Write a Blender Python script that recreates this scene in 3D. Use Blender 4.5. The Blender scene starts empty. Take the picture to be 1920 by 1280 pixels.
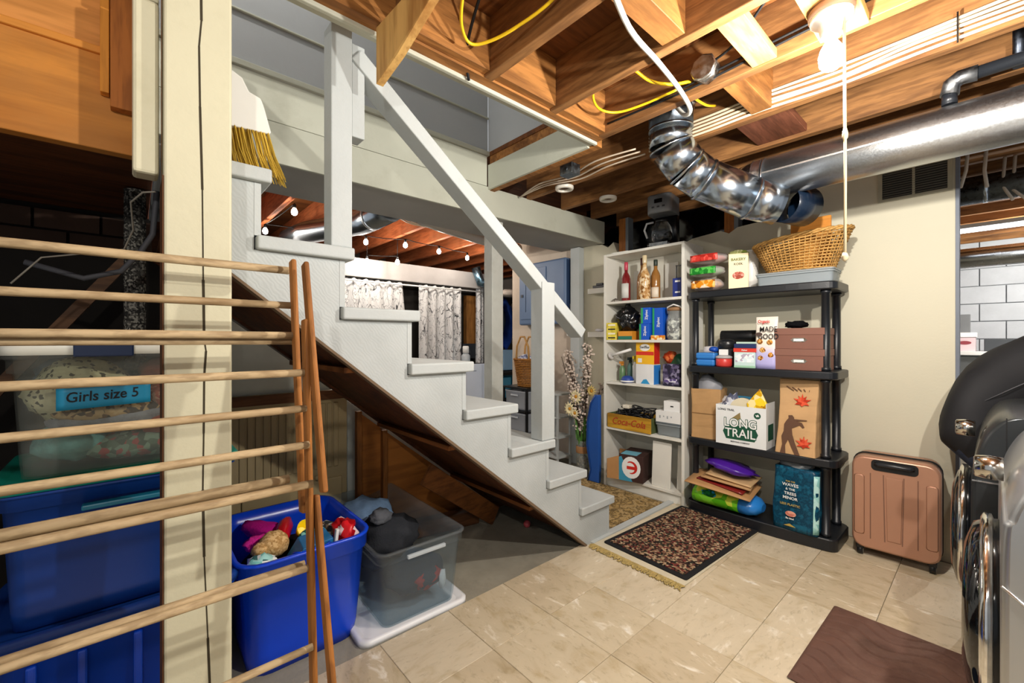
import bpy, bmesh, math, random
from mathutils import Vector, Matrix, noise

S = bpy.context.scene
C = S.collection
RND = random.Random(11)

# ---------------------------------------------------------------- camera, world, exposure
cam_data = bpy.data.cameras.new('camera')
cam_data.sensor_width = 36.0
cam_data.lens = 15.0
cam_data.shift_y = -0.0016
cam_data.clip_start = 0.02
cam = bpy.data.objects.new('camera', cam_data)
C.objects.link(cam)
cam.location = (0.0, 0.0, 1.2)
cam.rotation_euler = (math.radians(90), 0, math.radians(-41.6))
S.camera = cam

world = bpy.data.worlds.new('world')
S.world = world
world.use_nodes = True
world.node_tree.nodes['Background'].inputs[0].default_value = (0.93, 0.96, 1.0, 1)
world.node_tree.nodes['Background'].inputs[1].default_value = 0.40

S.view_settings.view_transform = 'Standard'
S.view_settings.look = 'None'
S.view_settings.gamma = 1.0
S.view_settings.use_curve_mapping = False
S.view_settings.exposure = 0.3

MAIN_BULB_POWER = 66.0
SIDE_BULB_POWER = 72.0
STRING_BULB_POWER = 5.0
LAUNDRY_BULB_POWER = 85.0
LEFT_BULB_POWER = 32.0
UPSTAIRS_FILL_POWER = 26.0

# ---------------------------------------------------------------- colour and material helpers
def hx(h):
    h = h.lstrip('#')
    r = []
    for i in (0, 2, 4):
        c = int(h[i:i+2], 16) / 255.0
        r.append(c / 12.92 if c <= 0.04045 else ((c + 0.055) / 1.055) ** 2.4)
    return (r[0], r[1], r[2], 1.0)

def mul(c, k):
    return (min(c[0]*k, 1), min(c[1]*k, 1), min(c[2]*k, 1), 1)

class NT:
    def __init__(s, name):
        s.m = bpy.data.materials.new(name)
        s.m.use_nodes = True
        s.t = s.m.node_tree
        s.b = s.t.nodes['Principled BSDF']
    def n(s, t, **kw):
        x = s.t.nodes.new(t)
        for k, v in kw.items():
            setattr(x, k, v)
        return x
    def l(s, a, b):
        s.t.links.new(a, b)
    def coords(s, scale=(1, 1, 1), rot=(0, 0, 0)):
        tc = s.n('ShaderNodeTexCoord')
        oi = s.n('ShaderNodeObjectInfo')
        mp = s.n('ShaderNodeMapping')
        mp.inputs['Scale'].default_value = scale
        mp.inputs['Rotation'].default_value = rot
        add = s.n('ShaderNodeVectorMath', operation='ADD')
        ml = s.n('ShaderNodeMath', operation='MULTIPLY')
        ml.inputs[1].default_value = 37.0
        s.l(oi.outputs['Random'], ml.inputs[0])
        s.l(tc.outputs['Object'], mp.inputs['Vector'])
        s.l(mp.outputs['Vector'], add.inputs[0])
        s.l(ml.outputs[0], add.inputs[1])
        return add.outputs[0]
    def noise(s, vec, scale, detail=4, rough=.55, dist=0):
        x = s.n('ShaderNodeTexNoise')
        x.inputs['Scale'].default_value = scale
        x.inputs['Detail'].default_value = detail
        x.inputs['Roughness'].default_value = rough
        x.inputs['Distortion'].default_value = dist
        s.l(vec, x.inputs['Vector'])
        return x.outputs['Fac']
    def ramp(s, fac, stops, interp='LINEAR'):
        x = s.n('ShaderNodeValToRGB')
        cr = x.color_ramp
        cr.interpolation = interp
        while len(cr.elements) < len(stops):
            cr.elements.new(0.5)
        for e, (p, c) in zip(cr.elements, stops):
            e.position = p
            e.color = c
        s.l(fac, x.inputs[0])
        return x.outputs[0]
    def mix(s, fac, a, b, mode='MIX'):
        x = s.n('ShaderNodeMix', data_type='RGBA', blend_type=mode)
        for sock, v in ((x.inputs[0], fac), (x.inputs[6], a), (x.inputs[7], b)):
            if isinstance(v, (int, float)):
                sock.default_value = v
            elif isinstance(v, tuple):
                sock.default_value = v
            else:
                s.l(v, sock)
        return x.outputs[2]
    def bump(s, h, strength, dist=.01):
        x = s.n('ShaderNodeBump')
        x.inputs['Strength'].default_value = strength
        x.inputs['Distance'].default_value = dist
        s.l(h, x.inputs['Height'])
        s.l(x.outputs[0], s.b.inputs['Normal'])
    def col(s, c):
        if isinstance(c, tuple):
            s.b.inputs['Base Color'].default_value = c
        else:
            s.l(c, s.b.inputs['Base Color'])
    def set(s, rough=.6, metal=0, spec=.5):
        s.b.inputs['Roughness'].default_value = rough
        s.b.inputs['Metallic'].default_value = metal
        s.b.inputs['Specular IOR Level'].default_value = spec

MATS = {}
def paint(h, rough=.6, metal=0, var=.08, vs=6, bump=.1, bs=60, spec=.4, dirt=None, dirt_amt=.35, key=''):
    k = ('paint', h, rough, metal, var, vs, bump, bs, spec, dirt, key)
    if k in MATS:
        return MATS[k]
    t = NT('paint_' + h.lstrip('#'))
    c = hx(h)
    v = t.coords()
    f = t.noise(v, vs)
    base = t.ramp(f, [(.3, mul(c, 1 - var)), (.7, mul(c, 1 + var))])
    if dirt:
        g = t.ramp(t.noise(v, 3.1, 8, .7), [(.52, (0, 0, 0, 1)), (.72, (dirt_amt, dirt_amt, dirt_amt, 1))])
        base = t.mix(g, base, hx(dirt))
    t.col(base)
    t.set(rough, metal, spec)
    if bump:
        t.bump(t.noise(v, bs, 3), bump, .004)
    MATS[k] = t.m
    return t.m

def wood(c1, c2, axis='y', rough=.65, scale=9, bump=.25, stretch=14, spots=None):
    k = ('wood', c1, c2, axis, rough, scale, spots)
    if k in MATS:
        return MATS[k]
    t = NT('wood_' + c1.lstrip('#'))
    sc = {'x': (1/stretch*1.6, 1, 1), 'y': (1, 1/stretch*1.6, 1), 'z': (1, 1, 1/stretch*1.6)}[axis]
    v = t.coords(sc)
    g = t.noise(v, scale, 6, .6, .6)
    g2 = t.noise(v, scale * 5.5, 3, .6)
    base = t.ramp(g, [(.28, hx(c2)), (.5, hx(c1)), (.72, mul(hx(c1), 1.18))])
    base = t.mix(t.ramp(g2, [(.38, (.5, .5, .5, 1)), (.55, (0, 0, 0, 1))]), base, mul(hx(c2), .8))
    if spots:
        v2 = t.coords((1, 1, 1))
        s = t.ramp(t.noise(v2, 2.3, 6, .65), [(.5, (0, 0, 0, 1)), (.68, (.75, .75, .75, 1))])
        base = t.mix(s, base, hx(spots))
    t.col(base)
    t.set(rough, 0, .3)
    t.bump(g2, bump, .003)
    MATS[k] = t.m
    return t.m

def metal(h, rough=.3, var=.2, scale=30, stretch=(1, 1, 1)):
    k = ('metal', h, rough, scale, stretch)
    if k in MATS:
        return MATS[k]
    t = NT('metal_' + h.lstrip('#'))
    v = t.coords(stretch)
    f = t.noise(v, scale, 4, .6)
    c = hx(h)
    t.col(t.ramp(f, [(.3, mul(c, 1 - var)), (.7, mul(c, 1 + var))]))
    t.set(rough, 1.0, .5)
    r = t.ramp(f, [(.3, (rough*(1-2*var),)*3 + (1,)), (.7, (min(1, rough*(1+2*var)),)*3 + (1,))])
    t.l(r, t.b.inputs['Roughness'])
    t.bump(f, .012, .002)
    MATS[k] = t.m
    return t.m

def plastic(h, rough=.3, spec=.5, var=.04):
    return paint(h, rough, 0, var, 4, .02, 90, spec, key='pl')

def fabric(h, rough=.95, var=.25, vs=9):
    return paint(h, rough, 0, var, vs, .5, 120, .1, key='fab')

def speckle(cols, scale=40, rough=.9, kind='voronoi', bump=.3, key=''):
    k = ('speckle', tuple(cols), scale, kind, key)
    if k in MATS:
        return MATS[k]
    t = NT('pattern_' + cols[0].lstrip('#'))
    v = t.coords()
    if kind == 'voronoi':
        x = t.n('ShaderNodeTexVoronoi')
        x.inputs['Scale'].default_value = scale
        t.l(v, x.inputs['Vector'])
        sp = t.n('ShaderNodeSeparateColor')
        t.l(x.outputs['Color'], sp.inputs[0])
        f = sp.outputs[0]
    else:
        f = t.noise(v, scale, 5, .7)
    n = len(cols)
    if kind == 'voronoi':
        st = [(i / n, hx(c)) for i, c in enumerate(cols)]
    else:
        st = [(.32 + .36 * i / max(1, n), hx(c)) for i, c in enumerate(cols)]
    t.col(t.ramp(f, st, 'CONSTANT' if kind == 'voronoi' else 'LINEAR'))
    t.set(rough, 0, .2)
    t.bump(f, bump, .003)
    MATS[k] = t.m
    return t.m

def clear(h='#e8eef0', rough=.15, alpha=.3):
    k = ('clear', h, rough, alpha)
    if k in MATS:
        return MATS[k]
    t = NT('clear_' + h.lstrip('#'))
    t.col(hx(h))
    t.set(rough, 0, .6)
    tr = t.n('ShaderNodeBsdfTransparent')
    tr.inputs[0].default_value = mul(hx(h), 1.0)
    mx = t.n('ShaderNodeMixShader')
    mx.inputs[0].default_value = alpha
    out = t.t.nodes['Material Output']
    t.l(tr.outputs[0], mx.inputs[1])
    t.l(t.b.outputs[0], mx.inputs[2])
    t.l(mx.outputs[0], out.inputs[0])
    MATS[k] = t.m
    return t.m

def glass(h='#ffffff', rough=.02):
    k = ('glass', h, rough)
    if k in MATS:
        return MATS[k]
    t = NT('glass_' + h.lstrip('#'))
    t.col(hx(h))
    t.set(rough, 0, .5)
    t.b.inputs['Transmission Weight'].default_value = 1.0
    t.b.inputs['IOR'].default_value = 1.45
    MATS[k] = t.m
    return t.m

def emit(h, strength):
    k = ('emit', h, strength)
    if k in MATS:
        return MATS[k]
    t = NT('glow_' + h.lstrip('#'))
    t.col(hx(h))
    t.b.inputs['Emission Color'].default_value = hx(h)
    t.b.inputs['Emission Strength'].default_value = strength
    MATS[k] = t.m
    return t.m

# ---------------------------------------------------------------- mesh helpers
class MB:
    def __init__(s):
        s.v = []; s.f = []; s.sm = []
    def add(s, vs, fs, smooth=False):
        o = len(s.v)
        s.v += [tuple(p) for p in vs]
        for f in fs:
            s.f.append([i + o for i in f]); s.sm.append(smooth)
        return s
    def box(s, x0, x1, y0, y1, z0, z1):
        vs = [(x0, y0, z0), (x1, y0, z0), (x1, y1, z0), (x0, y1, z0), (x0, y0, z1), (x1, y0, z1), (x1, y1, z1), (x0, y1, z1)]
        return s.add(vs, [(3, 2, 1, 0), (4, 5, 6, 7), (0, 1, 5, 4), (1, 2, 6, 5), (2, 3, 7, 6), (3, 0, 4, 7)])
    def bar(s, a, b, w, h, up=(0, 0, 1)):
        a = Vector(a); b = Vector(b); d = (b - a).normalized()
        sd = d.cross(Vector(up))
        if sd.length < 1e-4:
            sd = d.cross(Vector((1, 0, 0)))
        sd.normalize(); u = sd.cross(d)
        vs = []
        for p in (a, b):
            for i, j in ((-1, -1), (1, -1), (1, 1), (-1, 1)):
                vs.append(p + sd * (w / 2 * i) + u * (h / 2 * j))
        return s.add(vs, [(0, 1, 2, 3), (7, 6, 5, 4), (0, 4, 5, 1), (1, 5, 6, 2), (2, 6, 7, 3), (3, 7, 4, 0)])
    def tube(s, pts, r, n=10, caps=True, flat=1.0):
        pts = [Vector(p) for p in pts]
        rs = r if isinstance(r, (list, tuple)) else [r] * len(pts)
        vs = []; prev = None
        for i, p in enumerate(pts):
            if i == 0: d = pts[1] - p
            elif i == len(pts) - 1: d = p - pts[i-1]
            else: d = (pts[i+1] - p).normalized() + (p - pts[i-1]).normalized()
            d.normalize()
            if prev is None:
                ref = Vector((0, 0, 1)) if abs(d.z) < .9 else Vector((1, 0, 0))
                a = d.cross(ref).normalized()
            else:
                a = (prev - d * prev.dot(d)).normalized()
            prev = a
            b = d.cross(a)
            for k in range(n):
                t = 2 * math.pi * k / n
                vs.append(p + (a * math.cos(t) + b * math.sin(t) * flat) * rs[i])
        fs = []
        for i in range(len(pts) - 1):
            for k in range(n):
                k2 = (k + 1) % n
                fs.append((i*n + k, i*n + k2, (i+1)*n + k2, (i+1)*n + k))
        s.add(vs, fs, True)
        if caps:
            o = len(s.v) - len(vs)
            s.f.append([o + k for k in range(n)][::-1]); s.sm.append(False)
            o2 = o + (len(pts) - 1) * n
            s.f.append([o2 + k for k in range(n)]); s.sm.append(False)
        return s
    def lathe(s, prof, n=20, c=(0, 0, 0), ax='z', caps=True):
        vs = []
        for r, h in prof:
            for k in range(n):
                t = 2 * math.pi * k / n
                x, y = r * math.cos(t), r * math.sin(t)
                p = {'z': (x, y, h), 'x': (h, x, y), 'y': (y, h, x)}[ax]
                vs.append((p[0] + c[0], p[1] + c[1], p[2] + c[2]))
        fs = []
        for i in range(len(prof) - 1):
            for k in range(n):
                k2 = (k + 1) % n
                fs.append((i*n + k, i*n + k2, (i+1)*n + k2, (i+1)*n + k))
        s.add(vs, fs, True)
        if caps:
            o = len(s.v) - len(vs)
            s.f.append([o + k for k in range(n)][::-1]); s.sm.append(False)
            o2 = o + (len(prof) - 1) * n
            s.f.append([o2 + k for k in range(n)]); s.sm.append(False)
        return s
    def prism(s, poly, a, b, plane='xz'):
        n = len(poly)
        def P(u, v, w):
            return {'xz': (u, w, v), 'xy': (u, v, w), 'yz': (w, u, v)}[plane]
        vs = [P(u, v, a) for u, v in poly] + [P(u, v, b) for u, v in poly]
        fs = [list(range(n)), list(range(n, 2*n))[::-1]]
        fs += [(i, i + n, (i+1) % n + n, (i+1) % n) for i in range(n)]
        return s.add(vs, fs)
    def loft(s, loops, cap0=True, cap1=True, smooth=True):
        n = len(loops[0]); vs = []
        for lp in loops: vs += lp
        fs = []
        for i in range(len(loops) - 1):
            for k in range(n):
                k2 = (k + 1) % n
                fs.append((i*n + k, i*n + k2, (i+1)*n + k2, (i+1)*n + k))
        s.add(vs, fs, smooth)
        o = len(s.v) - len(vs)
        if cap0:
            s.f.append([o + k for k in range(n)][::-1]); s.sm.append(False)
        if cap1:
            o2 = o + (len(loops) - 1) * n
            s.f.append([o2 + k for k in range(n)]); s.sm.append(False)
        return s
    def grid(s, fn, nu, nv, smooth=True):
        vs = [fn(i / nu, j / nv) for j in range(nv + 1) for i in range(nu + 1)]
        fs = [(j*(nu+1) + i, j*(nu+1) + i + 1, (j+1)*(nu+1) + i + 1, (j+1)*(nu+1) + i) for j in range(nv) for i in range(nu)]
        return s.add(vs, fs, smooth)
    def blob(s, c, size, amp=.25, freq=2.0, seed=0, sub=3, flat=None):
        bm = bmesh.new()
        bmesh.ops.create_icosphere(bm, subdivisions=sub, radius=1)
        vs = []
        for v in bm.verts:
            q = v.co * freq + Vector((seed * 7.3, seed * 3.1, seed))
            d = 1 + amp * (noise.noise(q) + .5 * noise.noise(q * 2.3) + .25 * noise.noise(q * 5.1))
            p = v.co * d
            z = p.z * size[2]
            if flat is not None:
                z = max(z, flat)
            vs.append((c[0] + p.x * size[0], c[1] + p.y * size[1], c[2] + z))
        fs = [[v.index for v in f.verts] for f in bm.faces]
        bm.free()
        return s.add(vs, fs, True)
    def mesh(s, name):
        me = bpy.data.meshes.new(name)
        me.from_pydata(s.v, [], s.f)
        me.polygons.foreach_set('use_smooth', s.sm)
        me.update()
        bm = bmesh.new(); bm.from_mesh(me)
        bmesh.ops.recalc_face_normals(bm, faces=bm.faces)
        bm.to_mesh(me); bm.free()
        return me

def rr(cx, cy, w, d, r, z, n=4):
    out = []
    for q, (sx, sy) in enumerate(((1, 1), (-1, 1), (-1, -1), (1, -1))):
        for k in range(n + 1):
            t = math.pi / 2 * (q + k / n)
            out.append((cx + sx * (w/2 - r) + r * math.cos(t), cy + sy * (d/2 - r) + r * math.sin(t), z))
    return out

def link(name, me, mat, parent=None):
    o = bpy.data.objects.new(name, me)
    C.objects.link(o)
    if mat is not None and len(me.materials) == 0:
        me.materials.append(mat)
    if parent is not None:
        o.parent = parent
    return o

def obj(name, mb, mat, parent=None, bevel=0, seg=2, subsurf=0, solid=0):
    o = link(name, mb.mesh(name), mat, parent)
    if solid:
        m = o.modifiers.new('thickness', 'SOLIDIFY'); m.thickness = solid; m.offset = 0
    if bevel:
        m = o.modifiers.new('edges', 'BEVEL'); m.width = bevel; m.segments = seg; m.limit_method = 'ANGLE'; m.angle_limit = .6
    if subsurf:
        m = o.modifiers.new('smooth', 'SUBSURF'); m.levels = subsurf; m.render_levels = subsurf
    return o

def tag(o, label, cat, group=None):
    o['label'] = label; o['category'] = cat
    if group: o['group'] = group
    return o

def thing(name, label, cat, loc=(0, 0, 0), rz=0, group=None, rot=None):
    o = bpy.data.objects.new(name, None)
    o.empty_display_size = .05
    C.objects.link(o)
    o.location = loc
    o.rotation_euler = rot if rot else (0, 0, rz)
    return tag(o, label, cat, group)

def one(name, mb, mat, label, cat, group=None, loc=(0, 0, 0), rz=0, **kw):
    o = obj(name, mb, mat, None, **kw)
    o.location = loc; o.rotation_euler = (0, 0, rz)
    return tag(o, label, cat, group)

def struct(name, mb, mat, parent=None, **kw):
    o = obj(name, mb, mat, parent, **kw)
    if parent is None:
        o['kind'] = 'structure'
    return o

def copy_tree(o, parent=None):
    c = o.copy(); C.objects.link(c)
    c.parent = parent
    for ch in list(o.children):
        copy_tree(ch, c)
    return c

FACE_NX = Matrix(((0, 0, -1), (-1, 0, 0), (0, 1, 0))).to_4x4()     # lettering read from the -X side
FACE_NY = Matrix(((1, 0, 0), (0, 0, -1), (0, 1, 0))).to_4x4()      # lettering read from the -Y side
def lettering(s, size, mat, parent, loc, frame=FACE_NX, bold=0, sx=1, tilt=0, shear=0, name='lettering', align='CENTER'):
    cu = bpy.data.curves.new('text', 'FONT')
    cu.body = s; cu.size = size; cu.extrude = .0004; cu.align_x = align; cu.align_y = 'CENTER'
    cu.offset = bold; cu.shear = shear; cu.resolution_u = 3
    o = bpy.data.objects.new('text', cu); C.objects.link(o)
    dg = bpy.context.evaluated_depsgraph_get()
    me = bpy.data.meshes.new_from_object(o.evaluated_get(dg))
    bpy.data.objects.remove(o)
    t = bpy.data.objects.new(name, me); C.objects.link(t)
    me.materials.clear(); me.materials.append(mat)
    t.parent = parent
    t.matrix_local = Matrix.Translation(loc) @ frame @ Matrix.Rotation(tilt, 4, 'Z') @ Matrix.Diagonal((sx, 1, 1, 1))
    return t

# ---------------------------------------------------------------- common materials
M_STAIR = paint('#b2b7b6', .55, var=.05, vs=3, bump=.35, bs=45, dirt='#9a9a90', dirt_amt=.25)
M_CREAM = paint('#cbc5a8', .6, var=.05, vs=2.5, bump=.3, bs=35, dirt='#a89f7c', dirt_amt=.3)
M_WALL = paint('#cfc9b2', .7, var=.03, vs=1.3, bump=.12, bs=80)
M_WHITEBEAM = paint('#bdbeae', .6, var=.05, vs=2, bump=.2, bs=40, dirt='#8c8a74', dirt_amt=.3)
M_GREYPANEL = paint('#adb0b2', .7, var=.05, vs=2, bump=.15, bs=30)
M_JOIST = wood('#95683c', '#59371c', 'y', spots='#75502f')
M_JOISTX = wood('#a8713a', '#6e441f', 'x', spots='#85582e')
M_SUB = wood('#74451f', '#452610', 'x', scale=6)
M_DARKWOOD = wood('#5b3216', '#2f190b', 'x')
M_BLACK = paint('#0b0b0d', .7, var=.2)
M_WHITE = plastic('#e9e9e6', .4)
M_INK = paint('#15161a', .7, bump=0)

# ================================================================ SETTING
# floor: concrete slab with square stone-look tiles in front of the stairs
M_CONC = paint('#8a8576', .85, var=.18, vs=5, bump=.5, bs=90, dirt='#5d5a50', dirt_amt=.6)
floor = struct('floor', MB().box(-1.6, 7.4, -2.2, 6.3, -.12, -.012), M_CONC)

def tile_mat(i, h1, h2):
    t = NT('stone_tile')
    v = t.coords((1.0, 2.2, 1) if i % 2 else (2.0, 1.0, 1))
    a = t.noise(v, 7.5, 8, .6, .5)
    b = t.noise(v, 26, 5, .65)
    base = t.ramp(a, [(.3, mul(hx(h2), 1.12)), (.47, hx(h1)), (.60, mul(hx(h1), 1.04)), (.66, hx('#d8cdb8')), (.74, hx('#e6e0d2'))])
    base = t.mix(t.ramp(b, [(.56, (0, 0, 0, 1)), (.7, (.5, .5, .5, 1))]), base, mul(hx(h2), .75))
    t.col(base); t.set(.42, 0, .35)
    t.bump(b, .12, .003)
    return t.m
M_TILES = [tile_mat(0, '#c3b498', '#aa9877'), tile_mat(1, '#c8baa0', '#b0a082'), tile_mat(2, '#bdad91', '#a08f70')]
PT = .3185
tile_me = [obj('tile', MB().box(.0008, PT - .0008, .0008, PT - .0008, -.012, 0), m, floor, bevel=.0015, seg=1) for m in M_TILES]
first = [True] * 3
for i in range(-5, 7):
    for j in range(-7, 5):
        x = 1.045 + PT * i; y = 1.604 - PT * 5 + PT * j
        if y > 1.3 or x > 3.05 and y > -.3 and x > 3.25: continue
        k = (i * 5 + j * 3 + (i * j) % 2) % 3
        if first[k]:
            o = tile_me[k]; first[k] = False
        else:
            o = tile_me[k].copy(); C.objects.link(o); o.parent = floor
        o.location = (x, y, RND.uniform(-.0006, .0004))

# white sill strip where the tiles stop in front of the bookcase
struct('trim_1', MB().box(2.02, 3.0, 1.555, 1.60, -.012, .012), M_STAIR, bevel=.004)

# ceiling: subfloor boards on exposed joists
ceiling = struct('ceiling', MB().box(-1.6, 7.4, -2.2, 1.46, 2.53, 2.56).box(1.93, 7.4, 1.46, 2.45, 2.53, 2.56).box(-1.6, 7.4, 2.95, 6.3, 2.53, 2.56).box(1.93, 7.4, 2.45, 2.95, 2.53, 2.56), M_SUB)
def joist(x, y0, y1, z0=2.3, z1=2.53, m=M_JOIST, w=.045, name='joist'):
    o = obj(name, MB().box(0, w, 0, y1 - y0, 0, z1 - z0), m, ceiling, bevel=.002, seg=1)
    o.location = (x, y0, z0)
    return o
for x in (-.9, -.5, -.1, .3, .70, 1.10, 1.50):
    joist(x, -1.9, 1.415)
joist(1.885, -1.9, 1.415)
for k in range(13):
    joist(2.30 + .4 * k, -1.9, 2.42)
M_JOIST2 = wood('#b5643a', '#7d3f20', 'y', spots='#a0633f')
for k in range(13):
    joist(.1 + .4 * k, 2.95, 6.2, m=M_JOIST2)
def block(x0, x1, y0, y1, z0=2.3, z1=2.53, m=M_JOISTX):
    return obj('blocking', MB().box(x0, x1, y0, y1, z0, z1), m, ceiling, bevel=.002, seg=1)
M_PALE = wood('#c99a5c', '#a8753a', 'x')
block(1.145, 1.50, .74, .83, 2.31, 2.50, M_JOISTX)
block(1.545, 1.885, .56, .65, 2.305, 2.34, M_PALE)
block(1.93, 2.30, .70, .79, 2.31, 2.50, M_JOISTX)
block(2.345, 2.70, .66, .90, 2.32, 2.36, wood('#7c4a34', '#55301f', 'x'))
block(1.545, 1.885, .28, .42, 2.285, 2.32, M_PALE)
block(1.545, 1.885, .10, .14, 2.30, 2.42, M_JOISTX)
for x in (.745, 1.145, 1.545):
    block(x, x + .355, 1.375, 1.415, 2.31, 2.53, M_JOISTX)
# header, trimmer and painted edging of the stair opening
obj('header', MB().box(-1.6, 1.93, 1.415, 1.462, 2.30, 2.53), M_JOISTX, ceiling)
obj('trimmer', MB().box(1.935, 1.975, 1.462, 2.42, 2.28, 2.53), M_JOISTX, ceiling)
obj('trimmer_face', MB().box(1.915, 1.934, 1.517, 2.417, 2.285, 2.46), M_WHITEBEAM, ceiling)
struct('trim_2', MB().box(-1.6, 1.935, 1.462, 1.482, 2.285, 2.325).box(-1.6, 1.935, 1.482, 1.515, 2.295, 2.312), M_WHITEBEAM, bevel=.004)

# upper stairwell wall above the girder
wall_st = struct('wall_stairwell', MB().box(-1.6, 1.93, 2.44, 2.50, 2.53, 4.0), M_GREYPANEL)
obj('panel_strip', MB().box(-1.6, 1.93, 2.415, 2.44, 2.53, 2.56).box(-1.6, 1.93, 2.425, 2.44, 2.80, 2.81), M_WHITEBEAM, wall_st, bevel=.003)
struct('wall_stairwell_near', MB().box(-1.6, 1.93, 1.42, 1.462, 2.56, 4.0), M_GREYPANEL)
struct('wall_stairwell_end', MB().box(1.935, 1.975, 1.46, 2.44, 2.56, 4.0), M_GREYPANEL)
struct('ceiling_stairwell', MB().box(-1.6, 1.98, 1.40, 2.52, 4.0, 4.03), M_GREYPANEL)

# painted girder beside the stairs, boxed in
gird = tag(obj('girder', MB().box(-1.0, 3.30, 2.44, 2.95, 2.105, 2.30), paint('#a3a19a', .7, var=.06, vs=3, bump=.2, bs=30)),
           'long white painted girder boxed in above the stairs', 'beam')
for z0, z1, dy in ((2.10, 2.305, 0), (2.31, 2.525, .006)):
    obj('plank', MB().box(-1.0, 1.912 if z1 > 2.4 else 3.31, 2.418 + dy, 2.44, z0, z1), M_WHITEBEAM, gird, bevel=.003)

# front timber post with a long crack, and the cleat on its side
post = tag(obj('support_post', MB().box(.058, .205, 1.40, 1.545, 0, 2.53), M_CREAM, bevel=.006),
           'thick cream painted timber post with a long crack, behind the drying rack', 'post')
crk = []
pts = [(.134, 2.53), (.134, 2.25), (.136, 2.05), (.131, 1.98), (.133, 1.82), (.138, 1.60), (.140, 1.36), (.142, 1.20), (.146, 1.17), (.142, 1.10), (.141, .95), (.139, .80), (.142, .62), (.150, .40), (.160, .10)]
mb = MB()
for i in range(len(pts) - 1):
    w = .0016 + .0014 * math.sin(i * 1.3) ** 2
    (x0, z0), (x1, z1) = pts[i], pts[i+1]
    mb.add([(x0 - w, 1.3995, z0), (x0 + w, 1.3995, z0), (x1 + w, 1.3995, z1), (x1 - w, 1.3995, z1)], [(0, 1, 2, 3)])
obj('crack', mb, paint('#3a3222', .9, bump=0), post)
obj('brown_edge', MB().box(.0555, .0578, 1.402, 1.543, .2, 1.62), paint('#5a3517', .8), post)
cl = tag(obj('cleat', MB().box(-.002, .05, 1.43, 1.50, 1.625, 2.07), M_CREAM, bevel=.008),
         'short white painted board fixed to the left of the timber post', 'board')
obj('upper_piece', MB().box(.004, .05, 1.44, 1.50, 2.075, 2.53), M_CREAM, cl, bevel=.004)

# orange rim boards of the landing, left of the post
M_RIM = wood('#cf8736', '#a2601f', 'x', scale=5, spots='#b57a3a')
lb = thing('landing_beam', 'orange varnished wooden beam boards of the landing at upper left', 'beam', (0, 1.60, 1.7))
obj('board', MB().box(-1.6, .05, 0, .04, .015, .275), M_RIM, lb, bevel=.003)
obj('board', MB().box(-1.6, .05, .012, .05, .285, .83), wood('#d8924a', '#b0702c', 'x', scale=4), lb, bevel=.003)
obj('moulding', MB().box(-1.6, .05, -.012, .012, .268, .288), M_RIM, lb, bevel=.004)
obj('batten', MB().box(-.066, -.048, -.03, -.001, .16, .83), wood('#d98f35', '#b87328', 'z'), lb, bevel=.002)
obj('batten', MB().box(-.046, .004, -.035, -.001, .125, .83), wood('#a9652a', '#7c4519', 'z'), lb, bevel=.002)
one('landing_soffit', MB().box(-1.6, .05, 1.655, 2.70, 1.762, 1.80), M_DARKWOOD, 'dark rough underside boards of the landing above the storage bins', 'boards')

# crawl space behind the bins, its shade put into near-black wall colour
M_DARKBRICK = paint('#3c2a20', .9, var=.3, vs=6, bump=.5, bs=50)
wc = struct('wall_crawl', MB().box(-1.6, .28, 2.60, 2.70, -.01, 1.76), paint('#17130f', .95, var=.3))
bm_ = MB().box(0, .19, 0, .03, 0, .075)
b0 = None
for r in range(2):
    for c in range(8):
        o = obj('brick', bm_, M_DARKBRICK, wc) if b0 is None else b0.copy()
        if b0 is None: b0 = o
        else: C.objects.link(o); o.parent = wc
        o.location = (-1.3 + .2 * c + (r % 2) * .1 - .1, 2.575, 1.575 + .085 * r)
struct('wall_left', MB().box(-1.62, -1.55, 1.5, 2.7, -.01, 1.76), paint('#17130f', .95, var=.3))  # same near-black colour, holds the crawl space shade

# partition wall behind the shelves (its top torn open) and its metal end strip
poly = [(.133, -.01), (2.72, -.01), (2.72, 2.12), (2.45, 2.10), (2.38, 2.06), (2.32, 2.10), (2.28, 2.0), (1.62, 1.985), (1.58, 2.0), (1.36, 2.02), (1.30, 1.99), (1.24, 2.025), (.86, 2.05), (.80, 2.3), (.133, 2.3)]
wr = struct('wall_right', MB().prism(poly, 3.31, 3.41, 'yz'), M_WALL)
struct('trim_3', MB().box(3.305, 3.415, .118, .1325, -.01, 2.3), paint('#6d7480', .5))
struct('wall_panel', MB().box(3.31, 3.41, 2.72, 3.72, -.01, 2.3), paint('#cdbfae', .7, var=.08, vs=2.5, bump=.15, bs=60, dirt='#a08f7c', dirt_amt=.4))
one('wall_stud', MB().box(3.23, 3.308, 2.66, 2.77, -.01, 2.10), M_STAIR, 'white painted timber stud on the wall left of the bookcase', 'stud', bevel=.004)
for i, (y0, y1, z0, lb_) in enumerate(((1.27, 1.34, 1.9, 'bare wooden stud above the wall right of the coffee maker'), (2.20, 2.27, 1.9, 'bare wooden stud with grey face above the wall left of the coffee maker'))):
    st = tag(obj('stud', MB().box(3.325, 3.40, y0, y1, z0, 2.3), wood('#a5652b', '#6b3d1a', 'z')), lb_, 'stud')
    obj('steel_face', MB().box(3.322, 3.40, y0 - .03, y0 - .001, z0 + .1, 2.3), paint('#767c80', .5), st)
def crumple(u, v):
    y = .6 + 2.2 * u; z = 1.9 + .66 * v
    return (3.52 + .03 * noise.noise(Vector((y * 5, z * 6, 0))) + .012 * noise.noise(Vector((y * 16, z * 19, 3))), y, z)
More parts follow.
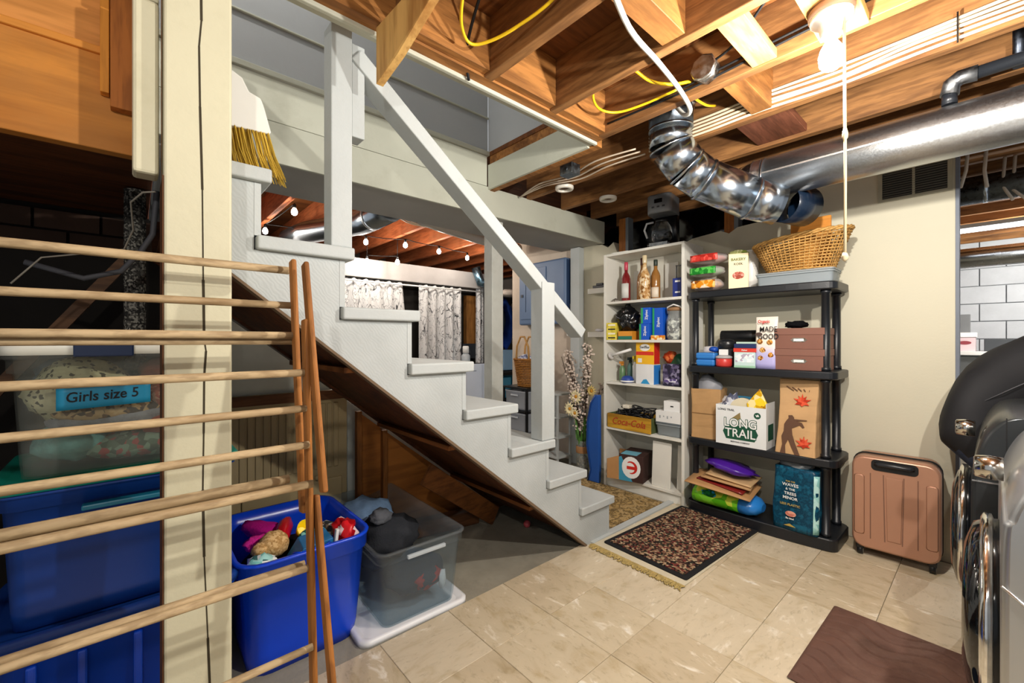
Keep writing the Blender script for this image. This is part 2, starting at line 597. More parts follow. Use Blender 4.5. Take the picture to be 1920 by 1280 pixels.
one('plastic_sheet', MB().grid(crumple, 60, 24), plastic('#07080c', .16, .7), 'glossy black plastic sheeting hung above the partition wall', 'sheeting', solid=.002)

# far laundry wall of painted concrete blocks
M_BLOCK = paint('#b9bec3', .8, var=.06, vs=6, bump=.6, bs=50)
wb = struct('wall_blocks', MB().box(7.225, 7.40, -2.2, 1.2, -.01, 2.53), paint('#8b9094', .9, bump=.3))
blk = None
for r in range(12):
    for c in range(6):
        y = -1.3 + .4 * c + (.2 if r % 2 else 0); z = .01 + .2 * r
        if blk is None:
            o = blk = obj('block', MB().box(0, .03, .004, .396, .004, .196), M_BLOCK, wb, bevel=.004)
        else:
            o = blk.copy(); C.objects.link(o); o.parent = wb
        o.location = (7.2 + RND.uniform(-.003, .003), y, z)

# back room far wall and the beam above the curtains
struct('wall_far', MB().box(-.3, 5.2, 6.2, 6.3, -.01, 2.53), paint('#6b6560', .9, var=.15, dirt='#3a3836'))
struct('wall_shade_panel', MB().box(.3, 4.3, 4.82, 4.86, -.01, 1.88), paint('#26231f', .9, var=.15))  # dark panel that puts shade into the gap between the curtains
struct('wall_far_right', MB().box(5.15, 5.2, 2.5, 6.2, -.01, 2.53), paint('#b5aea4', .8))
one('curtain_beam', MB().box(.3, 3.55, 4.56, 4.70, 1.885, 2.09), paint('#a9a5a3', .6, var=.06, bump=.2), 'pale painted beam above the patterned curtains', 'beam', bevel=.005)

# wall below the stairs: painted above, plywood below
NB = lambda x: (1.98 - x) * .802
poly = [(.30, -.01), (1.93, -.01), (1.90, NB(1.88)), (.30, NB(.30))]
ws = struct('wall_under_stairs', MB().prism(poly, 2.50, 2.53, 'xz'), paint('#bfc3ba', .7, dirt='#5c5b54', dirt_amt=.5))

# ================================================================ STAIRCASE
SL = .2165 / .27
def TZ(k): return .237 + .2165 * k
def RX(k): return 2.20 - .27 * k
stairs = thing('staircase', 'grey-white painted open staircase rising left to the landing', 'stairs', (2.2, 1.6, 0))
O = Vector((2.2, 1.6, 0))
def sob(name, mb, mat, **kw):
    o = obj(name, mb, mat, stairs, **kw)
    o.location = -O
    return o
def stringer(y0, y1, m):
    p = [(1.98, -.012), (RX(0) - .02, -.012)]
    for k in range(8):
        p += [(RX(k) - .02, TZ(k) - .046), (RX(k) - .29, TZ(k) - .046)]
    p[-1] = (.06, p[-1][1])
    p.append((.06, (1.98 - .06) * SL))
    return sob('stringer', MB().prism(p, y0, y1, 'xz'), m)
def stair_mat():
    t = NT('brushed_stair_paint')
    v = t.coords((1, 1, 1), (0, math.radians(40), 0))
    w = t.n('ShaderNodeTexWave', wave_type='BANDS', bands_direction='X')
    w.inputs['Scale'].default_value = 28; w.inputs['Distortion'].default_value = 9
    w.inputs['Detail'].default_value = 3
    t.l(v, w.inputs['Vector'])
    f = t.noise(v, 4, 5)
    t.col(t.ramp(f, [(.3, hx('#a6abaa')), (.7, hx('#b6bbba'))]))
    t.set(.5, 0, .35)
    t.bump(w.outputs['Fac'], .10, .004)
    return t.m
M_STRINGER = stair_mat()
stringer(1.575, 1.612, M_STRINGER)
stringer(2.38, 2.415, M_DARKWOOD)
for k in range(8):
    zt = TZ(k); r = RX(k)
    x0 = max(r - .285, -.0 + .05)
    me = MB().box(x0, r + .028, 1.552 - RND.uniform(0, .006), 2.40, zt - .045, zt)
    sob('tread', me, M_STAIR, bevel=.007, seg=3)
    zb = TZ(k - 1) if k else -.012
    sob('riser', MB().box(r - .0195, r, 1.574, 2.39, zb + .0005, zt - .0455), M_STAIR)
# brown boards closing the underside
mb = MB()
a = Vector((1.93, 0, (1.98 - 1.93) * SL + .012)); b = Vector((.07, 0, (1.98 - .07) * SL + .012))
sob('underside', MB().add([(a.x, 1.613, a.z), (b.x, 1.613, b.z), (b.x, 2.379, b.z), (a.x, 2.379, a.z), (a.x, 1.613, a.z + .02), (b.x, 1.613, b.z + .02), (b.x, 2.379, b.z + .02), (a.x, 2.379, a.z + .02)],
    [(0, 1, 2, 3), (7, 6, 5, 4), (0, 4, 5, 1), (1, 5, 6, 2), (2, 6, 7, 3), (3, 7, 4, 0)]), M_DARKWOOD)
for t0 in (.18, .45, .70):
    p = a.lerp(b, t0); q = a.lerp(b, t0 + .05)
    sob('cleat', MB().bar((p.x, 1.62, p.z - .012), (p.x, 2.37, p.z - .012), .07, .02), wood('#7d4a22', '#4e2c12', 'y'))
sob('edge_strip', MB().add([(1.98, 1.570, -.012), (.06, 1.570, (1.98 - .06) * SL - .004), (.06, 1.570, (1.98 - .06) * SL + .006), (1.98, 1.570, .006),
    (1.98, 1.613, -.012), (.06, 1.613, (1.98 - .06) * SL - .004), (.06, 1.613, (1.98 - .06) * SL + .006), (1.98, 1.613, .006)],
    [(0, 1, 2, 3), (7, 6, 5, 4), (0, 4, 5, 1), (1, 5, 6, 2), (2, 6, 7, 3), (3, 7, 4, 0)]), paint('#6e5a45', .8))
# newels and handrail
sob('newel', MB().box(.528, .604, 1.566, 1.645, TZ(6) + .001, 2.34), M_STAIR, bevel=.004)
sob('newel_block', MB().box(.6045, .655, 1.575, 1.645, 1.955, 2.30), M_STAIR, bevel=.004)
sob('newel', MB().box(1.595, 1.69, 1.558, 1.645, TZ(2) + .001, 1.505), M_STAIR, bevel=.004)
sob('handrail', MB().bar((.62, 1.61, 2.262), (1.945, 1.61, 1.235), .09, .062), M_STAIR, bevel=.005)
sob('bracket', MB().box(1.70, 1.722, 1.60, 1.64, 1.22, 1.42), M_WHITE)
one('steel_post', MB().box(2.02, 2.13, 2.50, 2.60, -.011, 2.104), paint('#b9bab2', .6, dirt='#8f8d80', dirt_amt=.5), 'pale painted post standing behind the treads below the girder', 'post', bevel=.006)

# ================================================================ LAMPS
def bulb_lamp(name, label, loc, power, cord=True):
    t = thing(name, label, 'lamp', loc)
    obj('ceiling_box', MB().lathe([(.062, .02), (.065, .035), (.06, .05)], 24), paint('#8d6e55', .6), t)
    obj('socket', MB().lathe([(.060, .02), (.058, .008), (.036, -.004), (.032, -.03), (.028, -.045)], 24), plastic('#f0eee8', .25), t)
    obj('bulb', MB().lathe([(.014, -.045), (.016, -.06), (.030, -.085), (.036, -.11), (.033, -.135), (.02, -.15), (.004, -.156)], 20), emit('#fff6e8', 14), t)
    ld = bpy.data.lights.new('glow', 'POINT'); ld.energy = power; ld.color = (1, .95, .88); ld.shadow_soft_size = .022
    l = bpy.data.objects.new('glow', ld); C.objects.link(l); l.parent = t; l.location = (0, 0, -.225)
    return t
bulb = bulb_lamp('bulb_lamp', 'bare glowing bulb in a porcelain socket on the joists', (1.705, .350, 2.235), MAIN_BULB_POWER)
bulb_lamp('bulb_lamp', 'bare glowing bulb hung low over the washer, outside the view', (1.15, -.35, 2.15), SIDE_BULB_POWER)
bulb_lamp('bulb_lamp', 'bare glowing bulb on the joists behind the viewer', (-.40, -.15, 2.20), LEFT_BULB_POWER)
bulb_lamp('bulb_lamp', 'unseen bulb added high above the staircase to light its walls', (.1, 1.95, 3.95), UPSTAIRS_FILL_POWER)  # added lamp out of view, brightens the stairwell panels
bulb_lamp('bulb_lamp', 'bare glowing bulb on the joists of the laundry corner', (5.95, -.55, 2.15), LAUNDRY_BULB_POWER)

# ================================================================ LEFT SIDE
# crawl space bits behind the bins
one('drain_pipe', MB().tube([(.005, 2.12, -.011), (.005, 2.12, .9), (.005, 2.12, 1.755)], .032, 14), speckle(['#2b2a28', '#5a5852', '#8d8a80', '#3c3a36'], 160), 'speckled grey pipe standing in the dark left of the post', 'pipe')
one('crawl_brace', MB().bar((-.42, 2.30, .93), (-.02, 2.30, 1.52), .03, .04), wood('#6a4a30', '#3b2617', 'x'), 'thin wooden brace slanting in the dark crawl space', 'brace')
one('grey_hose', MB().tube([(-.25, 1.98, 1.44), (-.12, 1.96, 1.40), (-.03, 1.94, 1.43), (.02, 1.92, 1.50), (.05, 1.90, 1.56), (.06, 1.90, 1.70), (.06, 1.90, 1.757)], .009, 8), paint('#4c4c50', .6), 'grey hose bending up the dark space behind the post', 'hose')
one('thin_wire', MB().tube([(-.26, 1.85, 1.36), (-.20, 1.84, 1.44), (-.10, 1.80, 1.46), (-.02, 1.72, 1.47), (.0, 1.66, 1.52), (-.005, 1.58, 1.58), (.02, 1.53, 1.60), (.045, 1.51, 1.602)], .0025, 6), paint('#8a8478', .6), 'thin loose wire hanging under the white cleat', 'wire')

def tote_mb(w, d, h, taper, r, rim=.018, band=.05, wall=.004):
    m = MB()
    L = [rr(0, 0, w - 2*taper, d - 2*taper, r, 0), rr(0, 0, w - 1.6*taper, d - 1.6*taper, r, h*.12),
         rr(0, 0, w - .3*taper, d - .3*taper, r*1.1, h - band), rr(0, 0, w + rim*.9, d + rim*.9, r*1.2, h - band + .003),
         rr(0, 0, w + rim, d + rim, r*1.2, h - .012), rr(0, 0, w + 2*rim, d + 2*rim, r*1.3, h - .009), rr(0, 0, w + 2*rim, d + 2*rim, r*1.3, h),
         rr(0, 0, w - wall, d - wall, r*1.1, h), rr(0, 0, w - .3*taper - 2*wall, d - .3*taper - 2*wall, r, h - band),
         rr(0, 0, w - 2*taper - 2*wall, d - 2*taper - 2*wall, r*.9, .006)]
    return m.loft(L)
def lid_mb(w, d, t, r):
    return MB().loft([rr(0, 0, w, d, r, 0), rr(0, 0, w + .004, d + .004, r, t*.7), rr(0, 0, w - .01, d - .01, r, t), rr(0, 0, w - .05, d - .05, r*.8, t - .006), rr(0, 0, w - .06, d - .06, r*.8, t - .010)])

M_BLUE = plastic('#0b3fae', .28)
M_BLUE2 = plastic('#143c8a', .32)
# bottom blue tote
t = thing('storage_tote', 'blue plastic tote at the bottom of the stack left of the post', 'tote', (-.02, 1.95, -.012))
obj('body', tote_mb(.56, .42, .385, .03, .05), M_BLUE, t)
for x in (-.20, -.10, .02, .14): obj('rib', MB().box(x, x + .022, -.213, -.196, .03, .32), M_BLUE, t, bevel=.006)
obj('lid', lid_mb(.60, .46, .03, .055), M_BLUE2, t).location = (0, 0, .386)
# second blue tote with a green lid
t = thing('storage_tote', 'dark blue plastic tote with green lid, middle of the stack', 'tote', (-.01, 1.95, .401))
obj('body', tote_mb(.52, .42, .385, .02, .04), M_BLUE2, t)
obj('handle_lip', MB().box(-.10, .10, -.245, -.213, .315, .33), plastic('#17708a', .4), t, bevel=.004)
obj('lid', lid_mb(.57, .47, .03, .05), plastic('#0e8a78', .3), t).location = (0, 0, .386)
# clear tote of clothes on top
ct = thing('clear_tote', 'clear tote of folded clothes with white lid, on top of the stack', 'tote', (-.02, 1.93, .817))
obj('body', tote_mb(.46, .40, .34, .018, .04), clear('#eef0ea', .12, .07), ct)
obj('lid', lid_mb(.50, .44, .035, .05), plastic('#e4e2d4', .35), ct).location = (0, 0, .341)
obj('latch', MB().box(-.105, .022, -.238, -.222, .335, .372), plastic('#12284f', .35), ct, bevel=.004)
tape = obj('tape_label', MB().grid(lambda u, v: (-.14 + .20*u, -.2085 - .001*math.sin(u*9), .185 + .065*v + .008*u), 12, 4), plastic('#1283a8', .5), ct, solid=.0006)
lettering('Girls size 5', .040, M_INK, tape, (-.045, -.2100, .222), FACE_NY, bold=.0005, sx=.86, tilt=.04, shear=.1)
CL = [('#c9c0a4', (-.10, -.085, .225), (.115, .095, .10), 'folded cream dotted garment seen in the clear tote'),
      ('#6f7f92', (-.14, .06, .25), (.08, .10, .07), 'folded blue grey garment high in the clear tote'),
      ('#b24a30', (.11, -.095, .115), (.085, .085, .05), 'orange red knit garment low at the right in the clear tote'),
      ('#b5714e', (.12, -.085, .205), (.075, .09, .05), 'red checked garment at the right in the clear tote'),
      ('#6fa7ad', (-.12, -.095, .08), (.085, .08, .055), 'pale teal garment at the left bottom of the clear tote'),
      ('#5d6f63', (.03, -.095, .055), (.14, .085, .045), 'green patterned garment at the bottom of the clear tote'),
      ('#8d8a78', (.0, .05, .13), (.19, .11, .11), 'grey beige garment deep inside the clear tote'),
      ('#8f8fa0', (-.02, -.095, .145), (.15, .085, .045), 'grey garment below the tape label in the clear tote'),
      ('#7a3a2c', (.10, -.07, .28), (.07, .08, .045), 'dark red garment high at the right in the clear tote')]
for i, (c, p, sz, lb_) in enumerate(CL):
    m = MB().blob((0, 0, 0), sz, .2, 1.8, i + 3)
    mt = fabric(c, var=.35, vs=16)
    if i == 0: mt = speckle(['#cfc6aa', '#cfc6aa', '#cdc4a8', '#d5ccb0', '#c8bfa3', '#4a4434'], 120)
    if i == 3: mt = speckle(['#c05a44', '#d9a08e', '#a8402c'], 90)
    if i == 5: mt = speckle(['#5d6f63', '#7d9488', '#a04a4c', '#46564c'], 60)
    one('folded_garment', m, mt, lb_, 'garment', 'clothes in the clear tote', loc=(-.02 + p[0], 1.93 + p[1], .817 + p[2]))
one('folded_garment', MB().blob((0, 0, 0), (.12, .045, .035), .15, 2, 31), speckle(['#3b2a1c', '#c2a077', '#6b4a2c', '#b8946a'], 85), 'leopard print garment in the middle of the clear tote', 'garment', 'clothes in the clear tote', loc=(-.06, 1.79, .99))

# wooden drying rack
rack = thing('drying_rack', 'folding wooden clothes drying rack in front of the timber post', 'drying rack', (0, 1.2, 0))
M_ROD = wood('#b59d78', '#846a48', 'x', scale=12, stretch=6)
M_SLAT = wood('#a0662e', '#6b3e16', 'z', scale=7)
RODS = [(1.306, 1.393, .0105), (1.264, 1.293, .0095), (1.245, 1.212, .0095), (1.262, 1.196, .009), (1.158, 1.117, .0095), (1.145, 1.028, .009), (1.123, .941, .009),
        (1.204, .842, .0115), (1.22, .815, .010), (1.094, .852, .0095), (1.158, .633, .0085), (1.123, .637, .0085), (1.136, .428, .0085), (1.094, .457, .0085), (1.17, .22, .0085), (1.05, .22, .0085)]
for i, (y, z, r) in enumerate(RODS):
    obj('rod', MB().tube([(-.47, y - 1.2, z), (-.1, y - 1.2, z + .001), (.325 if i not in (7, 8) else .30, y - 1.2, z)], r, 10), M_ROD, rack)
SL_ = [((1.268, 1.417), (1.172, .758), .325), ((1.205, 1.402), (1.055, .837), .339), ((1.172, 1.253), (1.075, .0), .330), ((1.136, .809), (.90, .0), .345)]
for (y0, z0), (y1, z1), x in SL_:
    for xx in (x, -.47 - (x - .33)):
        obj('slat', MB().bar((xx, y0 - 1.2, z0), (xx, y1 - 1.2, z1), .013, .034, (0, 1, 0)), M_SLAT, rack, bevel=.005)

# open blue tote of toys under the stairs
tb = thing('toy_tote', 'bright blue open tote full of toys under the stairs', 'tote', (.505, 1.985, -.012))
M_BRIGHT = plastic('#0c45d8', .25)
obj('body', tote_mb(.46, .56, .425, .035, .07, rim=.014, band=.065), M_BRIGHT, tb)
for x in (-.13, .03): obj('rib', MB().add([(x, -.272, .34), (x + .05, -.272, .34), (x + .04, -.247, .04), (x, -.247, .04), (x, -.262, .34), (x + .05, -.262, .34), (x + .04, -.237, .04), (x, -.237, .04)], [(0, 1, 2, 3), (7, 6, 5, 4), (0, 4, 5, 1), (1, 5, 6, 2), (2, 6, 7, 3), (3, 7, 4, 0)]), M_BRIGHT, tb, bevel=.004)
obj('handle', MB().tube([(-.06, -.262, .418), (-.04, -.285, .42), (.05, -.285, .42), (.07, -.262, .418)], .008, 8), M_BRIGHT, tb)
def toy(name, mb, mat, label, p, rz=0, cat='toy', **kw):
    return one(name, mb, mat, label, cat, 'toys in the blue tote', loc=(p[0], p[1], p[2] + (.012 if cat != 'cloth' else 0)), rz=rz, **kw)
toy('dark_cloth', MB().blob((0, 0, 0), (.19, .23, .14), .12, 2, 2), fabric('#1a1216'), 'black crumpled cloth filling the blue tote', (.50, 2.0, .20), cat='cloth')
toy('pink_scarf', MB().blob((0, 0, 0), (.05, .13, .03), .25, 3, 5), fabric('#b3177f'), 'magenta frilly scarf at the back of the blue tote', (.42, 2.10, .365), .4, 'scarf')
toy('pink_bow', MB().blob((0, 0, 0), (.05, .035, .03), .4, 3, 6), fabric('#e0309a'), 'bright pink ruffled bow beside the plush toy', (.375, 1.95, .375), 0)
toy('red_ribbon', MB().blob((0, 0, 0), (.03, .12, .035), .2, 3, 7), plastic('#b80d1c', .3), 'shiny red ribbon lying in the middle of the blue tote', (.475, 1.98, .385), -.35, 'ribbon')
toy('plush_toy', MB().blob((0, 0, 0), (.055, .05, .05), .12, 4, 8).blob((-.05, -.02, .0), (.03, .028, .028), .12, 4, 9), speckle(['#b9935f', '#d0ac78', '#a57f4d'], 130), 'tan fluffy plush toy at the left of the blue tote', (.41, 1.865, .39))
toy('toy_dress', MB().blob((0, 0, 0), (.058, .05, .045), .3, 2.4, 10), speckle(['#bfe3e0', '#86cfc8', '#eef5f2', '#3d6b6a', '#a8ddd8'], 45), 'mint and white patterned toy dress at the left edge of the blue tote', (.345, 1.775, .355), .3, 'dress')
toy('teal_box', MB().add([(-.075, -.05, 0), (.08, -.05, 0), (.08, .06, 0), (-.075, .06, 0), (-.03, -.05, .075), (.08, -.05, .085), (.08, .06, .09), (-.02, .06, .08)], [(0, 1, 2, 3), (7, 6, 5, 4), (0, 4, 5, 1), (1, 5, 6, 2), (2, 6, 7, 3), (3, 7, 4, 0)]), plastic('#14669a', .5), 'blue slanted toy box in front in the blue tote', (.51, 1.775, .325), 0, bevel=.003)
toy('yellow_cup', MB().lathe([(.022, 0), (.036, .05), (.034, .05), (.02, .004)], 18), plastic('#f2cc10', .3), 'small yellow toy cup tipped in the blue tote', (.53, 1.94, .375)).rotation_euler = (.9, .3, 0)
toy('green_hat', MB().blob((0, 0, 0), (.06, .05, .04), .12, 2, 12), speckle(['#0d5d55', '#12786c', '#8fd0c0', '#0b4a46'], 60), 'green patterned hat behind the blue slanted box', (.555, 1.86, .375), cat='hat')
toy('red_foil_bag', MB().blob((0, 0, 0), (.045, .065, .055), .35, 3, 13), speckle(['#c3121c', '#d8222a', '#a50c16', '#f0d8d8'], 30, .3), 'red and white shiny bag at the right of the blue tote', (.665, 1.80, .385), cat='bag')
toy('white_stick', MB().bar((0, 0, -.05), (.012, 0, .045), .018, .012), M_WHITE, 'short white stick against the right rim of the blue tote', (.60, 1.745, .385), cat='stick', bevel=.002)
toy('grey_brick_toy', MB().blob((0, 0, 0), (.05, .05, .03), .4, 4, 15, 2), speckle(['#2c2c2e', '#9a9a94', '#5b4a3a'], 50), 'grey and brown small toys heaped at the right of the blue tote', (.62, 1.90, .375))

# clear open tote on its white lid
one('tote_lid', MB().loft([rr(0, 0, .50, .86, .04, 0), rr(0, 0, .50, .86, .04, .022), rr(0, 0, .47, .83, .03, .028), rr(0, 0, .43, .79, .03, .012)]), plastic('#e4e6e8', .4), 'white tote lid lying upside down under the clear open tote', 'lid', loc=(.925, 2.045, -.012), rz=-.03)
cb = thing('open_clear_tote', 'clear open tote of clothes standing on its white lid', 'tote', (.955, 2.04, .004), -.03)
obj('body', tote_mb(.40, .82, .325, .03, .035, rim=.014, band=.05), clear('#e6ecef', .18, .085), cb)
obj('front_handle', MB().box(-.09, .09, -.437, -.422, .285, .30), clear('#dfe6ea', .2, .5), cb, bevel=.003)
def clo(mb, mat, lb_, p, rz=0, cat='garment', name='garment', **kw):
    return one(name, mb, mat, lb_, cat, 'clothes in the open clear tote', loc=p, rz=rz, **kw)
clo(MB().blob((0, 0, 0), (.15, .17, .10), .25, 2.2, 21), fabric('#7d9cc0'), 'light blue jeans crumpled in the open clear tote', (.90, 2.17, .265))
clo(MB().blob((0, 0, 0), (.14, .12, .085), .3, 2.5, 22), fabric('#2b2d31'), 'dark charcoal jeans folded in the open clear tote', (.91, 1.91, .275))
clo(MB().blob((0, 0, 0), (.05, .045, .035), .3, 3, 23), fabric('#54565b'), 'grey sock ball on the dark jeans in the open clear tote', (.865, 1.90, .375), name='sock')
clo(MB().blob((0, 0, 0), (.14, .13, .085), .22, 2, 24), fabric('#263847'), 'navy garment pressed against the front of the open clear tote', (.98, 1.80, .125))
clo(MB().blob((0, 0, 0), (.07, .02, .04), .4, 4, 25), fabric('#a32c30'), 'red stripe of clothing behind the front of the open clear tote', (1.0, 1.69, .125), .1)
clo(MB().blob((0, 0, 0), (.02, .012, .045), .3, 4, 26), fabric('#d8dadb'), 'white strip of clothing behind the front of the open clear tote', (1.065, 1.685, .10), .2)
clo(MB().blob((0, 0, 0), (.12, .22, .09), .2, 2, 27), fabric('#3b4450'), 'dark blue clothes at the bottom of the open clear tote', (.95, 2.16, .115))

one('red_ball', MB().lathe([(.002, 0), (.012, .003), (.020, .012), (.023, .023), (.020, .034), (.012, .043), (.002, .046)], 18), plastic('#c8555c', .4), 'small red ball on the concrete floor under the stairs', 'ball', loc=(1.904, 1.999, -.012))

# panels stored under the stairs
M_BEIGE = paint('#a5936c', .7, var=.1, vs=3)
M_PLYO = wood('#a9692c', '#7a4719', 'x', scale=4)
pn = thing('door_panel', 'beige panelled door leaning below the stairs', 'door', (.56, 2.47, -.012))
obj('body', MB().box(-.20, .36, .0, .025, 0, .93), M_BEIGE, pn)
for x in (-.17, -.135, -.10, -.065, -.03, .005, .04, .075, .11, .145, .18, .215, .25, .285):
    obj('flute', MB().box(x, x + .026, -.008, 0, .50, .86), M_BEIGE, pn, bevel=.004)
for z0, z1 in ((.06, .22), (.26, .44)):
    obj('panel', MB().box(-.16, .06, -.012, 0, z0, z1), M_BEIGE, pn, bevel=.006)
    obj('panel', MB().box(.10, .33, -.012, 0, z0, z1), M_BEIGE, pn, bevel=.006)
obj('knob', MB().lathe([(.006, 0), (.012, -.01), (.014, -.02), (.006, -.026)], 14, (.19, -.011, .46), 'y'), M_BEIGE, pn)
obj('top_rail', MB().box(-.20, .36, -.012, 0, .88, .93), wood('#6c4424', '#45290f', 'x'), pn)
one('plywood_sheet', MB().prism([(.985, -.012), (1.86, -.012), (1.86, .075), (1.2, .60), (.985, .775)], 2.44, 2.465, 'xz'), M_PLYO, 'orange plywood panel standing below the stairs', 'panel')
for x, h in ((.955, .79), (1.11, .66)):
    one('under_stair_stud', MB().box(x, x + .028, 2.405, 2.438, -.012, h), wood('#8a5523', '#5a3212', 'z'), 'narrow upright wooden stud %s below the stairs' % ('beside the beige door' if x < 1 else 'in front of the orange plywood'), 'stud')
one('floor_timber', MB().bar((1.15, 2.36, .05), (1.72, 2.30, .03), .09, .09), wood('#6c4426', '#3c2412', 'x'), 'rough brown timber lying at the back under the stairs', 'timber', bevel=.006)
one('plank_offcut', MB().bar((1.22, 2.10, .45), (1.80, 2.20, .03), .02, .12), wood('#7a4a22', '#4a2a12', 'x'), 'thin brown plank leaning against the underside of the stairs', 'plank')

# broom on the seventh tread
br = thing('broom', 'white broom with straw bristles standing on an upper tread', 'broom', (.30, 1.72, TZ(7)))
hd = [(-.16, .29), (-.05, .36), (-.02, .345), (.0, .305), (.035, .295), (.045, .27), (.068, .185), (.062, .178), (-.16, .165)]
obj('head', MB().prism(hd, -.016, .016, 'xz'), plastic('#e6e4dc', .4), br, bevel=.006)
mb = MB()
for i in range(120):
    u = RND.random(); y = RND.uniform(-.014, .014)
    x0 = -.155 + .215 * u; z0 = .168 + .012 * u
    x1 = x0 + .01 + .045 * u + RND.uniform(-.012, .012)
    z1 = .004 + RND.uniform(0, .03)
    mb.tube([(x0, y, z0 + .01), ((x0 + x1) / 2 - .005, y * 1.3, (z0 + z1) / 2), (x1, y * 1.6, z1)], [.0024, .0024, .0015], 4, False)
bo = obj('bristles', mb, wood('#c9a53a', '#98741c', 'z'), br); bo['kind'] = 'stuff'
obj('handle', MB().tube([(-.10, 0, .33), (-.16, .05, .75)], .012, 10), wood('#d9d4c6', '#b9b2a0', 'z'), br)

# ================================================================ CEILING SERVICES
M_GALV = metal('#bcc6d0', .22, .03, 9)
M_GALV2 = metal('#bfc2c4', .36, .07, 150)
duct = thing('round_duct', 'long galvanised round duct running under the joists to the right', 'duct', (2.62, -.16, 2.09))
obj('pipe', MB().tube([(0, 1.0, 0), (0, .3, 0), (0, -.6, 0), (0, -1.6, 0)], .109, 32), M_GALV2, duct)
obj('collar', MB().tube([(0, 1.11, -.012), (0, 1.06, -.005), (0, .99, 0)], [.105, .1115, .1115], 32), M_GALV, duct)
for y in (.985, 1.04): obj('bead', MB().tube([(0, y - .004, 0), (0, y + .004, 0)], .1135, 32), M_GALV, duct)
obj('seam', MB().box(-.113, -.105, -1.6, .98, -.004, .004), M_GALV2, duct)
elb = thing('elbow_duct', 'shiny segmented elbow duct dropping from the joists to the long duct', 'duct', (2.2, 1.17, 2.45))
P = [(0, 0, .05), (0, 0, -.10), (.01, .005, -.19), (.08, -.05, -.30), (.16, -.11, -.365), (.33, -.29, -.475), (.42, -.40, -.515)]
for i in range(len(P) - 1):
    obj('segment', MB().tube([P[i], P[i+1]], .110 if i else .114, 28, False), M_GALV if i else metal('#5f666e', .4), elb, solid=.002)
for i in range(1, len(P) - 1):
    a = Vector(P[i-1]); b = Vector(P[i]); c = Vector(P[i+1])
    d = ((b - a).normalized() + (c - b).normalized()).normalized()
    obj('rib', MB().tube([b - d * .006, b + d * .006], .1165, 28), M_GALV, elb)
obj('tape', MB().blob((.02, -.06, .02), (.07, .06, .03), .35, 4, 3), metal('#d6d8dc', .3), elb)
wy = thing('duct_boot', 'dark open duct stub below the long duct near the wall', 'duct', (2.64, .76, 1.94))
obj('stub', MB().tube([(0, 0, 0), (.09, -.03, .0), (.17, -.06, .002)], [.095, .098, .104], 28, False), plastic('#0e1b2b', .25), wy, solid=.003)
obj('cap', MB().tube([(.165, -.058, .002), (.167, -.059, .002)], .100, 28), plastic('#122236', .2), wy)

def cable(name, pts, r, mat, label, cat='cable', group=None, n=8):
    # smooth the path with a Catmull-Rom pass
    q = []
    P_ = [Vector(p) for p in pts]
    for i in range(len(P_) - 1):
        p0 = P_[max(i-1, 0)]; p1 = P_[i]; p2 = P_[i+1]; p3 = P_[min(i+2, len(P_)-1)]
        for k in range(5):
            u = k / 5
            q.append(.5 * ((2*p1) + (p2 - p0)*u + (2*p0 - 5*p1 + 4*p2 - p3)*u*u + (3*p1 - p0 - 3*p2 + p3)*u**3))
    q.append(P_[-1])
    return one(name, MB().tube(q, r, n), mat, label, cat, group)
M_YEL = plastic('#e8c01a', .4)
cable('conduit', [(1.02, .75, 2.289), (1.297, .843, 2.289), (1.546, .872, 2.289), (1.781, .904, 2.287), (1.95, .94, 2.28), (2.02, 1.0, 2.30), (2.08, 1.08, 2.40)], .0105, plastic('#e6e4da', .4), 'white conduit crossing below the joists to the elbow duct', 'conduit')
cable('yellow_cable', [(.80, 1.10, 2.45), (.857, 1.231, 2.36), (.906, 1.291, 2.33), (.96, 1.31, 2.32), (1.006, 1.254, 2.325), (1.04, 1.148, 2.335), (1.07, 1.0, 2.36), (1.08, .8, 2.42)], .006, M_YEL, 'yellow cable looping in the joist bay left of the white conduit')
cable('yellow_cable', [(1.58, 1.20, 2.40), (1.62, 1.25, 2.345), (1.712, 1.278, 2.33), (1.80, 1.237, 2.33), (1.84, 1.122, 2.335), (1.87, .96, 2.35)], .006, M_YEL, 'yellow cable hanging in the bay beside the elbow duct')
cable('yellow_cable', [(1.56, 1.05, 2.38), (1.592, 1.009, 2.345), (1.691, .992, 2.33), (1.79, .947, 2.335), (1.87, .90, 2.36)], .007, M_YEL, 'short thick yellow cable behind the white conduit')
cable('yellow_cable', [(1.94, .98, 2.40), (2.02, .95, 2.36), (2.12, .94, 2.36), (2.27, .96, 2.42)], .006, M_YEL, 'short yellow cable right of the top of the elbow duct')
M_CREAMCAB = plastic('#cfc0a4', .5)
for i in range(5):
    z = 2.315 + .019 * i
    cable('cream_cable', [(2.285, 1.35, z), (2.285, 1.0, z - .004), (2.285, .75, z + .003 * (i % 2)), (2.284, .45, z - .012 + .006 * math.sin(i * 2.1)), (2.284, .2, z + .006 * math.sin(i)), (2.285, -.1, z + .004), (2.285, -.5, z)], .0065, M_CREAMCAB, 'cream electric cable on the joist behind the bulb, %s of the five' % ('lowest', 'second from below', 'middle one', 'second from above', 'topmost')[i], group='cream cables on the joist')
one('cable_staple', MB().box(2.273, 2.2835, .083, .088, 2.30, 2.41), metal('#4b4440', .5), 'dark staple strap across the cream cables', 'staple')
for i, (x, y0) in enumerate(((1.93, 1.35), (1.95, 1.2))):
    cable('black_cable', [(1.872, y0 - .1 * i, 2.34), (1.874, .9, 2.33 + .02 * i), (1.874, .5, 2.35 + .02 * i), (1.874, .1, 2.36 + .015 * i), (1.874, -.4, 2.34)], .005, M_BLACK, 'thin black cable along the joist %s the octagonal box' % ('passing under' if i == 0 else 'looping over'), 'cable')
